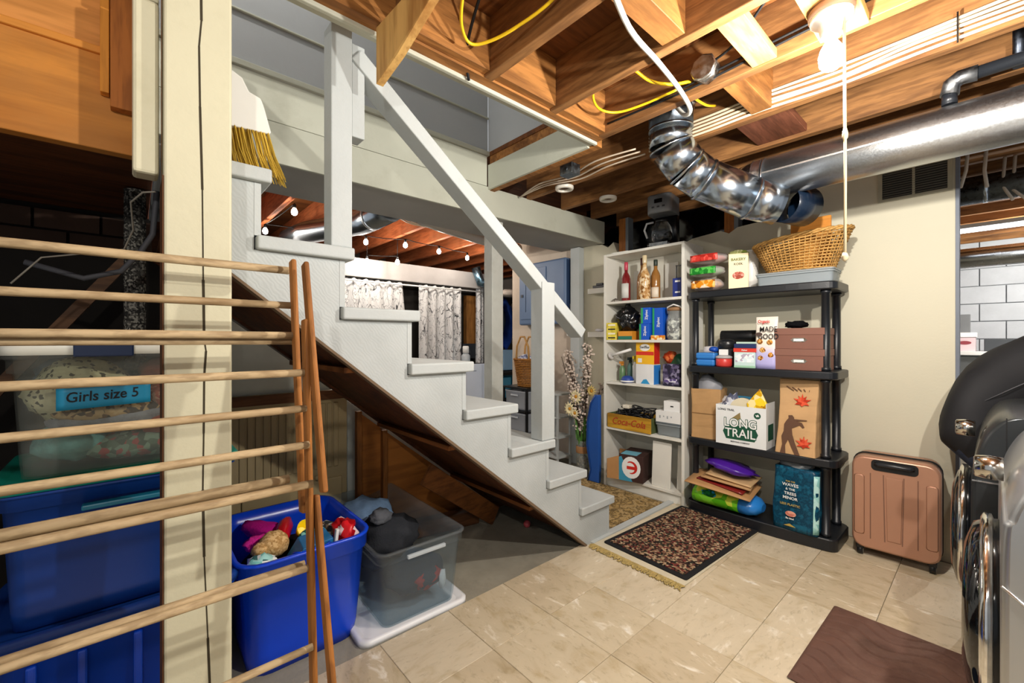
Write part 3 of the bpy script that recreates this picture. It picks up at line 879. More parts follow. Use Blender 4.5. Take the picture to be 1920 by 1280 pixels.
cable('black_cable', [(1.60, .44, 2.42), (1.68, .56, 2.38), (1.78, .68, 2.37), (1.87, .80, 2.40)], .005, M_BLACK, 'short black cable slanting across the bay by the bulb')
cable('black_cable', [(.93, 1.20, 2.46), (.97, 1.33, 2.40), (1.00, 1.405, 2.34), (1.05, 1.455, 2.285)], .006, M_BLACK, 'black cable pair dropping over the header by the plywood')
for i in range(3):
    cable('far_cable', [(2.2, 2.38, 2.285 - .0 * i), (2.12 + .03*i, 2.1, 2.288), (2.16 + .05*i, 1.85, 2.287), (2.10 + .06*i, 1.6, 2.285), (2.14 + .05 * i, 1.35, 2.287)], .005, plastic('#c9b8a2', .5), 'thin pale cable under the joists by the grey box, %s of three' % ('nearest the stairs', 'middle one', 'nearest the bookcase')[i], group='pale cables under the far joists')
ob = thing('octagon_box', 'grey octagonal junction box with blank cover on the joist', 'junction box', (1.84, .826, 2.37))
obj('box', MB().lathe([(.052, -.005), (.052, .044)], 8, ax='x'), metal('#9a9a96', .4), ob)
obj('cover', MB().lathe([(.050, -.016), (.056, -.012), (.056, -.005)], 8, ax='x'), metal('#b8b6ae', .35), ob)
sb = thing('metal_box', 'small grey metal electrical box hung below the far joists', 'junction box', (2.06, 1.77, 2.235))
obj('box', MB().box(-.04, .04, -.05, .05, 0, .065), metal('#7e868c', .4), sb, bevel=.003)
obj('knockout', MB().lathe([(.012, -.044), (.014, -.0405)], 14, (0, 0, .03), 'x'), metal('#5e666c', .4), sb)
for x, y, w in ((2.317, 2.043, 'nearer the stairs'), (2.743, 1.972, 'nearer the bookcase')):
    r = thing('white_ring', 'flat white plastic ring under the joists, the one ' + w, 'ring', (x, y, 2.275), group='white rings under the joists')
    obj('rim', MB().lathe([(.042, .024), (.042, .006), (.045, .0), (.062, .002), (.066, .008), (.066, .024)], 26, caps=False), plastic('#e8e3d6', .35), r)
    obj('baffle', MB().lathe([(.042, .020), (.001, .022)], 26, caps=False), paint('#5b3a22', .8), r)
one('plywood_gusset', MB().add([(.64, 1.44, 2.298), (.66, 1.02, 2.298), (.66, 1.02, 2.24), (.65, 1.30, 2.14), (.64, 1.44, 2.10),
     (.665, 1.44, 2.298), (.685, 1.02, 2.298), (.685, 1.02, 2.24), (.675, 1.30, 2.14), (.665, 1.44, 2.10)],
     [(0, 1, 2, 3, 4), (9, 8, 7, 6, 5), (0, 5, 6, 1), (1, 6, 7, 2), (2, 7, 8, 3), (3, 8, 9, 4), (4, 9, 5, 0)]), wood('#d9ac66', '#a9743a', 'z', scale=6), 'pale plywood scrap hanging from the joists beside the stair opening', 'plywood')
# pull cord of the bulb
pc = thing('pull_cord', 'beige pull cord with a knot hanging from the bulb socket', 'cord', (1.70, .315, 2.235))
cm = plastic('#d2c19c', .8)
obj('cord', MB().tube([(0, 0, .0), (-.003, -.002, -.20), (-.006, -.004, -.5), (-.004, -.003, -.78)], .0042, 8), cm, pc)
obj('knot', MB().blob((-.004, -.003, -.38), (.008, .008, .022), .2, 3, 2, 2), cm, pc)
obj('knot', MB().blob((-.004, -.003, -.77), (.009, .009, .016), .2, 3, 4, 2), cm, pc)

# black drain pipe with elbow at the right, and laundry ducts beyond
bp = thing('drain_elbow', 'dark pipe with a grey elbow above the long duct at right', 'pipe', (2.60, .10, 2.30))
MBP = plastic('#23262b', .35)
obj('run', MB().tube([(0, -.05, .0), (0, -.6, .005), (0, -1.4, .01)], .025, 16), MBP, bp)
obj('elbow', MB().tube([(0, -.06, 0), (0, -.01, .002), (0, .015, -.015), (0, .022, -.06)], .031, 16), metal('#8e8f90', .45), bp)
obj('drop', MB().tube([(0, .022, -.055), (0, .022, -.10)], .025, 16), MBP, bp)
one('vent_stack', MB().tube([(2.62, -.07, 2.28), (2.62, -.07, 2.528)], .018, 12), metal('#4b5059', .4), 'thin dark upright pipe at the upper right edge', 'pipe')
ld = thing('laundry_duct', 'dull galvanised duct below the joists of the laundry room', 'duct', (4.0, -.6, 2.15))
obj('pipe', MB().tube([(0, .80, 0), (0, .3, 0), (0, -.8, 0)], .085, 24), metal('#6f7478', .38, .3, 50), ld)
obj('band', MB().tube([(0, .62, 0), (0, .64, 0)], .089, 24), M_GALV, ld)
ld2 = thing('laundry_duct', 'bright silver duct across the laundry room above the block wall', 'duct', (5.6, -.4, 1.93))
obj('pipe', MB().tube([(0, 1.2, 0), (0, .2, 0), (0, -1.0, 0)], .088, 24), metal('#c4c8cc', .25, .1, 12), ld2)
obj('band', MB().tube([(0, .60, 0), (0, .615, 0)], .092, 24), M_GALV, ld2)
tl = thing('glowing_pipe', 'long white pipe made to glow under the laundry joists', 'lamp', (5.0, -.2, 2.07))  # self-lit tube standing in for a bright white pipe
obj('tube', MB().tube([(0, .6, 0), (0, -.6, 0)], .013, 12), emit('#f4f8ff', 6), tl)
obj('fitting', MB().box(-.03, .03, -.62, .62, .02, .05), M_WHITE, tl)
for i, (x, y, z) in enumerate(((3.52, .09, 2.06), (3.53, .02, 2.04), (3.92, -.05, 2.03), (3.93, -.09, 2.0))):
    one('hanging_bracket', MB().tube([(x, y, 2.299), (x + .01, y + .01, z + .10), (x - .02, y + .03 - .03 * i, z)], .008, 8), plastic('#d9cbb8', .5), 'pale bent pipe stub under the laundry joists, %s from the partition wall' % ('first', 'second', 'third', 'fourth')[i], 'pipe', 'pipe stubs under the laundry joists')
for i in range(3):
    one('supply_pipe', MB().tube([(3.75 + .4*i, .45, 2.288), (3.75 + .4*i, -.9, 2.288)], .009, 8), plastic('#c9a58a', .4), 'thin pale supply pipe under the laundry joists, %s' % ('nearest one', 'middle one', 'farthest one')[i], 'pipe', 'supply pipes under the laundry joists')
# wall grille
gr = thing('vent_grille', 'grey double vent grille high on the partition wall below the duct', 'vent', (3.309, .297, 2.10))
obj('frame', MB().box(-.008, 0, -.155, .155, -.092, -.075).box(-.008, 0, -.155, .155, .075, .092).box(-.008, 0, -.155, -.135, -.075, .075).box(-.008, 0, .135, .155, -.075, .075).box(-.008, 0, -.006, .006, -.075, .075), paint('#a9a58f', .5), gr)
obj('backing', MB().box(-.002, -.0005, -.135, .135, -.075, .075), paint('#2b2a28', .8), gr)
for k in range(11):
    obj('slat', MB().bar((-.005, -.134, -.066 + .0132 * k), (-.005, .134, -.066 + .0132 * k), .008, .0015, (.6, 0, 1)), paint('#5f5d54', .5), gr)

# ================================================================ BOOKCASE AND ITS CONTENTS
M_SHELFW = paint('#dcdad0', .5, var=.04, vs=3, bump=.1, bs=60, dirt='#b5ae9a', dirt_amt=.3)
BX0, BX1, BY0, BY1 = 2.95, 3.25, 1.465, 2.165
bc = thing('bookcase', 'tall white bookcase with five shelves against the partition wall', 'bookcase', (3.10, 1.815, 0))
def bob(name, x0, x1, y0, y1, z0, z1, m=M_SHELFW, **kw):
    return obj(name, MB().box(x0 - 3.10, x1 - 3.10, y0 - 1.815, y1 - 1.815, z0, z1), m, bc, **kw)
for y in (BY0, BY1 - .022): bob('side', BX0, BX1, y, y + .022, -.011, 1.909, bevel=.002)
SHELF_Z = [.09, .48, .855, 1.20, 1.515, 1.91]
for z in SHELF_Z: bob('shelf', BX0 + .003, BX1 - .008, BY0 + .0225, BY1 - .0225, z - .02, z, bevel=.0015)
bob('back', BX1 - .007, BX1, BY0 + .0225, BY1 - .0225, 0, 1.90, paint('#d3d0c2', .6))
bob('kick_panel', BX0 + .02, BX0 + .038, BY0 + .0225, BY1 - .0225, -.011, .069)
Z5, Z4, Z3, Z2, Z1, Z0 = SHELF_Z

def carton(name, label, cat, loc, size, m, rz=0, group=None, bevel=.0015):
    t = thing(name, label, cat, loc, rz, group)
    dx, dy, dz = size
    obj('carton', MB().box(-dx/2, dx/2, -dy/2, dy/2, 0, dz), m, t, bevel=bevel)
    t['_s'] = 0
    del t['_s']
    return t
def front(t, name, size, y0, y1, z0, z1, m, poly=None, side=None, lift=.0007):
    """a flat printed patch on the -X face (or on the -Y face with side='y') of a carton"""
    dx, dy, dz = size
    if side == 'y':
        return obj(name, MB().box(y0, y1, -dy/2 - lift, -dy/2 - .0001, z0, z1), m, t)
    if poly:
        return obj(name, MB().prism(poly, -dx/2 - lift, -dx/2 - .0001, 'yz'), m, t)
    return obj(name, MB().box(-dx/2 - lift, -dx/2 - .0001, y0, y1, z0, z1), m, t)
def oval(cy, cz, ry, rz_, n=20, a0=0, a1=2*math.pi):
    return [(cy + ry * math.cos(a0 + (a1 - a0) * i / n), cz + rz_ * math.sin(a0 + (a1 - a0) * i / n)) for i in range(n)]

# top: coffee maker
cf = thing('coffee_maker', 'black and silver drip coffee maker on top of the bookcase', 'coffee maker', (3.085, 1.70, Z0), .15)
M_BLK = plastic('#101114', .3)
obj('base', MB().loft([rr(0, 0, .22, .19, .03, 0), rr(0, 0, .22, .19, .03, .035)]), M_BLK, cf)
obj('base_plate', MB().box(-.113, -.108, -.07, .07, .004, .03), metal('#a9acae', .3), cf)
obj('tower', MB().loft([rr(.075, 0, .075, .18, .02, .035), rr(.075, 0, .075, .18, .02, .28)]), M_BLK, cf)
hd = obj('head', MB().loft([rr(.0, 0, .21, .19, .04, .255), rr(0, 0, .22, .19, .04, .275), rr(0, 0, .22, .19, .04, .39), rr(0, 0, .20, .17, .03, .40)]), paint('#85888b', .4, .3, spec=.6), cf)
obj('display', MB().box(-.1125, -.108, -.03, .03, .33, .36), plastic('#07080a', .15), hd)
for k in range(3): obj('button', MB().box(-.1125, -.109, -.05 + .04 * k, -.03 + .04 * k, .295, .307), plastic('#3c3f43', .4), hd)
obj('carafe', MB().lathe([(.055, .04), (.072, .06), (.078, .10), (.07, .15), (.05, .19), (.045, .205)], 24, (-.035, 0, 0), caps=False), glass('#dfe4e6'), cf)
obj('carafe_band', MB().lathe([(.048, .19), (.05, .205), (.046, .215)], 24, (-.035, 0, 0)), M_BLK, cf)
obj('carafe_handle', MB().tube([(-.06, .055, .20), (-.085, .10, .19), (-.09, .115, .14), (-.07, .10, .08)], .008, 8), plastic('#c9ccce', .25), cf)
one('paper_sheets', MB().box(-.06, .06, -.09, .09, 0, .006).box(-.05, .06, -.04, .11, .0062, .011), plastic('#d8d6cc', .6), 'loose white papers on top of the bookcase, left of the coffee maker', 'papers', loc=(3.03, 2.0, Z0), rz=.1)

# first shelf: bottles and small things
def bottle(label, loc, prof, m, cap_m, cap, lab=None, lab_m=None):
    t = thing('bottle', label, 'bottle', loc, group='bottles on the bookcase')
    obj('glass_body', MB().lathe(prof, 22), m, t)
    obj('cap', MB().lathe(cap, 18), cap_m, t)
    if lab:
        r, z0, z1 = lab
        vs = MB().grid(lambda u, v: (r * math.cos(math.pi * (.62 + .76 * u)), r * math.sin(math.pi * (.62 + .76 * u)), z0 + (z1 - z0) * v), 12, 2)
        obj('label_paper', vs, lab_m, t, solid=.0006)
    return t
wine = [(.034, 0), (.036, .004), (.036, .19), (.030, .215), (.014, .245), (.0135, .30)]
bottle('rose wine bottle with pink foil and white label on the bookcase', (3.06, 2.02, Z1), wine, plastic('#7d1f22', .08, .8), plastic('#c33a52', .3), [(.0145, .262), (.0155, .264), (.0155, .325), (.0145, .328)], (.0365, .03, .15), plastic('#dcdcd6', .5))
b2 = [(.042, 0), (.045, .006), (.045, .15), (.040, .20), (.020, .245), (.0155, .262), (.0155, .30)]
bottle('amber brown bottle with dark brown cap on the bookcase', (3.09, 1.885, Z1), b2, plastic('#a8743a', .06, .8), plastic('#5a2c1c', .4), [(.0165, .29), (.017, .292), (.017, .345), (.016, .347)])
bottle('gold speckled glass bottle in front of the amber bottle', (3.03, 1.83, Z1), b2, speckle(['#b98a55', '#d9b98a', '#e8d2ac', '#8d5f30', '#caa06a'], 55, .1), plastic('#d9c7a0', .2), [(.0165, .29), (.017, .292), (.0175, .35), (.016, .353)])
bottle('amber bottle with dark green cap, right of the gold one', (3.10, 1.775, Z1), wine, plastic('#9a6a34', .06, .8), plastic('#1d2c22', .4), [(.0145, .27), (.0155, .272), (.0155, .318), (.0145, .32)], (.0365, .02, .10), plastic('#e9dcc8', .5))
one('white_card', MB().box(-.004, .004, -.055, .055, 0, .30), plastic('#dfddd4', .6), 'plain white card standing behind the bottles, right', 'card', loc=(3.215, 1.70, Z1))
one('white_card', MB().box(-.004, .004, -.04, .04, 0, .27), plastic('#dad8cf', .6), 'plain white card standing behind the rose wine bottle', 'card', loc=(3.215, 2.0, Z1))
t = carton('blue_box', 'small navy blue box at the right end of the bottle shelf', 'box', (3.06, 1.556, Z1), (.07, .075, .145), plastic('#1d2f7a', .5))
sz = (.07, .075, .145)
front(t, 'print', sz, -.022, .018, .115, .128, M_WHITE); front(t, 'print', sz, -.022, .018, .035, .046, M_WHITE)
one('photo_frame', MB().box(-.006, .006, -.024, -.017, 0, .10).box(-.006, .006, .017, .024, 0, .10).box(-.006, .006, -.024, .024, 0, .008).box(-.006, .006, -.024, .024, .092, .10), paint('#6e6f70', .5), 'small grey empty frame standing on the navy blue box', 'frame', loc=(3.06, 1.56, Z1 + .1455))
one('pebble_pile', MB().blob((0, 0, .012), (.03, .03, .018), .3, 3, 4, 2, flat=-.012), speckle(['#5c5650', '#a09a90', '#37332f'], 60), 'little grey stone at the left end of the bottle shelf', 'stone', loc=(3.02, 2.095, Z1))

# second shelf
for i in range(2):
    t = carton('yellow_box', 'small yellow carton with dark print, %s of its pair on the bookcase' % ('lower' if i == 0 else 'upper'), 'box', (3.02, 2.10, Z2 + .0705 * i), (.13, .09, .07), speckle(['#d9c84a', '#e0d060', '#cdb93c'], 30), .12, 'yellow cartons on the bookcase')
    front(t, 'print', (.13, .09, .07), -.035, .03, .012, .022, M_INK); front(t, 'print', (.13, .09, .07), -.035, .03, .045, .058, paint('#f1ead0', .6))
t = carton('orange_box', 'low orange and green carton under the black plastic bag', 'box', (3.02, 1.965, Z2), (.12, .13, .07), plastic('#d8902a', .5))
front(t, 'green_band', (.12, .13, .07), -.065, .065, .002, .03, plastic('#1e6f5c', .5))
one('black_plastic_bag', MB().blob((0, 0, .09), (.085, .095, .105), .3, 2.6, 41, 4, flat=-.088).blob((0, 0, .20), (.02, .025, .03), .4, 3, 42), plastic('#0a0b0d', .22, .7), 'knotted black plastic bag lying on the orange carton', 'bag', loc=(3.04, 1.99, Z2 + .072))
one('amber_jar', MB().lathe([(.024, 0), (.026, .004), (.026, .08), (.02, .09), (.02, .11), (.001, .112)], 18), plastic('#c9772a', .3), 'small orange jar beside the black plastic bag', 'jar', loc=(3.05, 1.865, Z2))
M_ZB = plastic('#1556c4', .35); M_ZG = plastic('#2ea35c', .4)
def bagbox(label, loc, size, rz=0):
    t = carton('bag_carton', label, 'box', loc, size, M_ZB, rz, 'blue sandwich bag cartons')
    dx, dy, dz = size
    front(t, 'green_stripe', size, dy/2 - .018, dy/2 - .002, .002, dz - .002, M_ZG)
    lettering('Ziploc', .03, M_WHITE, t, (-dx/2 - .001, -.008, dz * .55), FACE_NX, .0006, tilt=math.pi/2)
    return t
bagbox('blue and green sandwich bag carton, lower of the stacked pair', (3.02, 1.80, Z2), (.10, .085, .125))
bagbox('blue and green sandwich bag carton, upper of the stacked pair', (3.03, 1.795, Z2 + .126), (.10, .08, .125), .05)
bagbox('tall blue and green sandwich bag carton right of the stacked pair', (3.05, 1.70, Z2), (.10, .09, .245), -.06)
one('orange_tin', MB().box(-.03, .03, -.045, .045, 0, .035), speckle(['#e08a2c', '#f2b860', '#c9601c', '#f4e4c0'], 50), 'low orange printed tin before the tall blue carton', 'tin', loc=(2.985, 1.69, Z2), bevel=.004)
jb = thing('pebble_jar', 'glass jar of dark and white pebbles with looped wire handle', 'jar', (3.03, 1.57, Z2))
obj('pebbles', MB().lathe([(.05, .004), (.062, .03), (.062, .13), (.05, .16)], 20), speckle(['#1f2022', '#d6d4cc', '#5d5f62', '#9a9b98', '#2f3033', '#e4e2da'], 55), jb)
obj('jar_glass', MB().lathe([(.054, 0), (.066, .02), (.066, .15), (.055, .19), (.06, .215)], 20, caps=False), clear('#eef2f0', .05, .2), jb)
obj('lid', MB().lathe([(.06, .216), (.062, .235), (.03, .245)], 20), paint('#8d6a48', .6), jb)
obj('wire_handle', MB().tube([(0, .062, .20), (-.03, .05, .245), (-.035, 0, .262), (-.03, -.05, .245), (0, -.062, .20)], .006, 8), M_WHITE, jb)

# third shelf: cleaning things
def spray(label, loc, c, capc, h, r=.026):
    t = thing('spray_bottle', label, 'bottle', loc, group='cleaning bottles on the bookcase')
    obj('body', MB().lathe([(r*.9, 0), (r, .005), (r, h*.62), (r*.5, h*.75), (r*.45, h*.78)], 18), plastic(c, .3), t)
    obj('nozzle', MB().lathe([(r*.5, h*.781), (r*.55, h*.86), (r*.35, h*.88)], 14).box(-r*1.3, r*.5, -r*.35, r*.35, h*.88, h), plastic(capc, .35), t, bevel=.002)
    return t
spray('green bottle with orange trigger on the cleaning shelf', (3.08, 2.07, Z3), '#5f7f58', '#c98432', .165)
spray('teal bottle with black trigger on the cleaning shelf', (3.10, 2.005, Z3), '#4d6f68', '#12211f', .20)
spray('white bottle with yellow tip on the cleaning shelf', (3.05, 1.93, Z3), '#d9dad8', '#d3c32c', .215, .02)
dp = thing('dustpan_brush', 'blue and white scrub brush lying before the cleaning bottles', 'brush', (2.995, 1.965, Z3))
obj('bristle_pad', MB().lathe([(.05, 0), (.052, .02), (.04, .045), (.02, .055)], 18), plastic('#1d3f8f', .5), dp)
obj('rim', MB().lathe([(.053, .006), (.058, .012), (.053, .018)], 18, caps=False), M_WHITE, dp)
rl = thing('paint_roller', 'white roller handle resting on top of the cleaning bottles', 'roller', (2.99, 2.03, Z3 + .213))
obj('tube', MB().tube([(0, .09, 0), (0, -.10, .055)], .011, 12), M_WHITE, rl)
obj('end_disc', MB().tube([(0, .098, -.003), (0, .084, .002)], .03, 16), plastic('#c9c6c2', .5), rl)
size = (.10, .155, .155)
t = carton('white_carton', 'plain white carton with blue corner under the yellow carton', 'box', (3.03, 1.80, Z3), size, plastic('#dedfdf', .5))
front(t, 'blue_patch', size, 0, 0, 0, 0, plastic('#2d8fc2', .5), poly=[(-.045, .003), (.035, .003), (.01, .035), (-.015, .04)])
front(t, 'blue_side', size, -.048, .048, .002, .15, plastic('#2c7ed0', .5), side='y')
size = (.09, .155, .175)
t = carton('yellow_carton', 'yellow and red mop refill carton on the white carton', 'box', (3.03, 1.802, Z3 + .1555), size, plastic('#eeb51d', .45))
front(t, 'red_band', size, -.077, .077, .07, .098, plastic('#d0331c', .5))
front(t, 'white_cloud', size, 0, 0, 0, 0, M_WHITE, poly=oval(0, .13, .045, .028))
lettering('Swiffer', .032, M_INK, t, (-.0465, 0, .132), FACE_NX, .0004)
front(t, 'white_patch', size, .025, .06, .012, .045, M_WHITE)
front(t, 'red_side', size, -.04, .04, .002, .173, plastic('#c8281e', .5), side='y')
one('orange_packet', MB().blob((0, 0, .05), (.03, .055, .05), .3, 3, 17), speckle(['#c9522a', '#e07c44', '#a83a1c'], 40, .4), 'crinkled orange packet behind the yellow carton', 'packet', loc=(3.12, 1.66, Z3 + .16))
one('green_bag', MB().blob((0, 0, .08), (.05, .07, .09), .2, 2, 18, flat=-.079), plastic('#0d5b3c', .35), 'dark green plastic bag behind the purple packet', 'bag', loc=(3.13, 1.59, Z3 + .07))
size = (.06, .135, .165)
t = carton('purple_packet', 'dark purple printed packet at the right end of the cleaning shelf', 'packet', (3.01, 1.585, Z3), size, speckle(['#3a3450', '#5b5470', '#2a2638', '#7d7790', '#2e2a3e'], 45), 0, None, .012)
front(t, 'print', size, -.05, .05, .03, .055, speckle(['#cfcad8', '#5b4a80', '#8d84a4'], 60))

# fourth shelf: crate with cables, white boxes
cr = thing('soda_crate', 'yellow wooden crate with red script lettering on the bookcase', 'crate', (3.06, 1.925, Z4), -.02)
M_CRATE = wood('#c2932a', '#94691a', 'y', scale=8)
obj('front_board', MB().box(-.115, -.102, -.20, .20, 0, .115), M_CRATE, cr, bevel=.002)
obj('back_board', MB().box(.102, .115, -.20, .20, 0, .115), M_CRATE, cr, bevel=.002)
for y in (-.20, .188): obj('end_board', MB().box(-.1015, .1015, y, y + .012, 0, .115), paint('#4f5a35', .7), cr, bevel=.002)
obj('bottom_board', MB().box(-.1015, .1015, -.187, .187, 0, .01), M_CRATE, cr)
lettering('Coca-Cola', .075, paint('#a8321c', .7), cr, (-.1158, .0, .058), FACE_NX, .0006, sx=.95, shear=.3)
def wires(n, w, d, h, seed):
    r = random.Random(seed); m = MB()
    for i in range(n):
        p = [Vector((r.uniform(-w, w), r.uniform(-d, d), r.uniform(0, h))) for _ in range(6)]
        q = []
        for a in range(len(p) - 1):
            for k in range(5):
                u = k / 5; p0, p1, p2, p3 = p[max(a-1, 0)], p[a], p[a+1], p[min(a+2, 5)]
                q.append(.5*((2*p1) + (p2-p0)*u + (2*p0-5*p1+4*p2-p3)*u*u + (3*p1-p0-3*p2+p3)*u**3))
        m.tube(q, .005, 6)
    return m
wo = one('cable_heap', wires(26, .075, .16, .15, 5), plastic('#16171a', .4), 'tangle of black cables heaped in the yellow crate', 'cables', loc=(3.06, 1.925, Z4 + .03)); wo['kind'] = 'stuff'
one('plug_adapter', MB().box(-.025, .025, -.03, .03, 0, .03), plastic('#d8d2c0', .4), 'cream plug lying on the black cables', 'plug', loc=(3.0, 1.97, Z4 + .165), bevel=.006)
cn = thing('clear_container', 'clear plastic container with grey lid at the right of the crate', 'container', (3.05, 1.605, Z4))
obj('body', tote_mb(.15, .20, .09, .012, .015, rim=.004, band=.012), clear('#cfd8dc', .15, .35), cn)
obj('lid', lid_mb(.16, .21, .012, .018), plastic('#5d666b', .4), cn).location = (0, 0, .0905)
one('dark_adapter', MB().blob((0, 0, .035), (.055, .075, .032), .25, 3, 51, flat=-.03), plastic('#2a3338', .4), 'dark adapters inside the clear container', 'adapters', loc=(3.05, 1.605, Z4 + .008))
size = (.14, .20, .085)
t = carton('white_box', 'wide white carton standing on the clear container', 'box', (3.04, 1.60, Z4 + .103), size, plastic('#e2e2df', .45))
for k in range(4): front(t, 'print', size, .06 - .03 * k, .07 - .03 * k, .03 + .01 * (k % 2), .05, paint('#9aa0a4', .6))
size = (.12, .13, .075)
t = carton('white_box', 'small white carton stacked on the wide white carton', 'box', (3.04, 1.575, Z4 + .1885), size, plastic('#e6e6e4', .45))
front(t, 'print', size, -.012, .012, .033, .042, M_INK)

# bottom shelf: beer carton and leaning white boards
be = thing('drinks_carton', 'torn open drinks carton in brown, white and teal', 'box', (3.03, 1.955, Z5), .22)
M_KRAFT = paint('#a97c4c', .85, var=.08)
size = (.26, .29, .205)
be_b = obj('carton', MB().box(-.13, .13, -.145, .05, 0, .205), paint('#3b2420', .6), be, bevel=.002)
obj('open_end', MB().box(-.13, .13, .145, .149, 0, .06).box(-.13, -.126, .05, .145, 0, .07).box(.126, .13, .05, .145, 0, .18).box(-.13, .13, .05, .145, 0, .004), M_KRAFT, be)
obj('flap', MB().add([(-.13, .05, .0), (-.13, .05, .19), (-.20, .12, .17), (-.20, .12, .02), (-.127, .05, .0), (-.127, .05, .19), (-.197, .123, .17), (-.197, .123, .02)], [(0, 1, 2, 3), (7, 6, 5, 4), (0, 4, 5, 1), (1, 5, 6, 2), (2, 6, 7, 3), (3, 7, 4, 0)]), M_KRAFT, be)
front(be, 'teal_panel', size, 0, 0, 0, 0, plastic('#3d94b4', .5), poly=[(.05, .0), (.05, .18), (.03, .19), (-.06, .0)])
front(be, 'white_oval', size, 0, 0, 0, 0, M_WHITE, poly=oval(-.05, .11, .075, .085), lift=.0012)
front(be, 'red_arc', size, 0, 0, 0, 0, plastic('#c7281e', .5), poly=[(-.05 + .05 * math.cos(a), .11 + .05 * math.sin(a)) for a in [1.0 + .35 * k for k in range(12)]] + [(-.042 + .038 * math.cos(a), .108 + .04 * math.sin(a)) for a in [1.0 + .35 * k for k in range(11, -1, -1)]], lift=.0017)
front(be, 'red_bar', size, -.08, -.015, .095, .12, plastic('#c7281e', .5), lift=.002)
obj('top_print', MB().box(-.12, .0, -.09, .04, .2052, .2058), plastic('#6fb0c6', .5), be)
for i, (x, y, w, h, lb_) in enumerate(((2.985, 1.665, .15, .335, 'white board leaning in the bottom of the bookcase, left'), (3.03, 1.525, .07, .325, 'white board leaning in the bottom of the bookcase, right'))):
    o = one('white_board', MB().box(-.008, .008, -w/2, w/2, 0, h), M_SHELFW, lb_, 'board', loc=(x, y, Z5), bevel=.003)
    o.rotation_euler = (0, .06, 0)

# ================================================================ BLACK PLASTIC SHELVING AND ITS CONTENTS
PX, PY = 3.105, 1.012
ps = thing('plastic_shelving', 'black plastic shelving unit with four tiers beside the bookcase', 'shelving', (PX, PY, 0))
M_PS = paint('#15181d', .38, var=.1, bump=.06, bs=120, spec=.5)
PZ = [.072, .52, 1.02, 1.535]
def tier_loop(z, e=0, bow=.03):
    out = []
    for (x, y, _) in rr(0, 0, .34 + e, .87 + e, .05, z, 5):
        if x < 0: x -= bow * max(0, 1 - (y / .42) ** 2)
        out.append((x, y, z))
    return out
def tier_pts(e):
    # rounded front edge, dense along the front for the shallow bow
    p = []
    w, d, r = .34 + e, .87 + e, .05
    for q, (sx, sy) in enumerate(((1, 1), (-1, 1), (-1, -1), (1, -1))):
        for k in range(6):
            t_ = math.pi / 2 * (q + k / 5)
            p.append([sx * (w/2 - r) + r * math.cos(t_), sy * (d/2 - r) + r * math.sin(t_)])
        if q == 1:
            for k in range(1, 12):
                y = (d/2 - r) * (1 - 2 * k / 12)
                p.append([-w/2 - .028 * (1 - (y / (d/2 - r)) ** 2), y])
    return p
for z in PZ:
    h = .048 if z > .1 else .072
    obj('tier', MB().loft([[(x, y, z - h) for x, y in tier_pts(-.012)], [(x, y, z - h + .006) for x, y in tier_pts(0)], [(x, y, z - .006) for x, y in tier_pts(0)], [(x, y, z) for x, y in tier_pts(-.010)]], smooth=False), M_PS, ps, bevel=.002)
for sx, sy in ((-.125, -.375), (-.125, .385), (.125, -.375), (.125, .385)):
    for i in range(3):
        z0 = PZ[i] + .0005; z1 = PZ[i+1] - .0485
        obj('post', MB().lathe([(.026, z0), (.026, z0 + .02), (.0215, z0 + .022), (.0215, z1 - .02), (.026, z1 - .018), (.026, z1)], 18, (sx, sy, 0)), M_PS, ps)
T0, T1, T2, T3 = PZ

# top tier
def packet(label, loc, c, seed, sz, wrap='#e8e0dc', rz=0):
    t = thing('snack_packet', label, 'packet', loc, rz, 'snack packets on the top tier')
    obj('tray', MB().blob((0, 0, sz[2]), sz, .12, 2, seed, 3), clear(wrap, .12, .4), t)
    obj('print', MB().grid(lambda u, v: (-sz[0]*.97 - .006*math.sin(math.pi*u), -sz[1]*.75 + sz[1]*1.5*u, sz[2]*(.45 + 1.1*v)), 10, 4), speckle(c, 45, .3), t, solid=.001)
    obj('filling', MB().blob((0, 0, sz[2]*.95), (sz[0]*.85, sz[1]*.88, sz[2]*.8), .1, 3, seed + 1, 3), speckle(c, 30, .5), t)
    return t
packet('snack packet with orange and brown print, lowest of its stack', (3.01, 1.325, T3), ['#d98a1e', '#f0b860', '#8a4a18', '#f4dcc0'], 61, (.08, .11, .048))
packet('snack packet with green print, middle of its stack', (3.02, 1.33, T3 + .10), ['#2f9a34', '#1f7a2a', '#58b850'], 63, (.085, .12, .042))
packet('snack packet with red print, topmost of its stack', (3.02, 1.32, T3 + .188), ['#c8382e', '#e2584c', '#a82a22'], 65, (.09, .125, .042))
size = (.10, .115, .235)
t = carton('cookie_carton', 'cream and yellow cookie carton on the top tier', 'box', (3.03, 1.13, T3), size, plastic('#efdcae', .5), .35)
front(t, 'print', size, 0, 0, 0, 0, speckle(['#c06a5a', '#d99a8a', '#a04c3c'], 70), poly=oval(0, .09, .035, .025))
front(t, 'yellow_side', size, -.048, .048, .002, .233, speckle(['#f0c544', '#eab838', '#f4d268'], 25), side='y')
front(t, 'cookie_print', size, -.03, .035, .05, .11, speckle(['#b0622c', '#c98a44', '#8a4218', '#e8c050'], 60), side='y', lift=.0013)
lettering('BAKERY', .024, paint('#5f6a2c', .7), t, (-.0512, 0, .195), FACE_NX, .0006)
lettering('KOEK', .02, M_INK, t, (-.0512, 0, .165), FACE_NX, .0003)
lettering('BAKERY', .020, paint('#5f6a2c', .7), t, (0, -.0588, .195), FACE_NY, .0006)
obj('bag_top', MB().blob((0, 0, .245), (.06, .06, .018), .3, 3, 19), speckle(['#7d8a3c', '#a5a86a', '#d8d4a4'], 60), t)
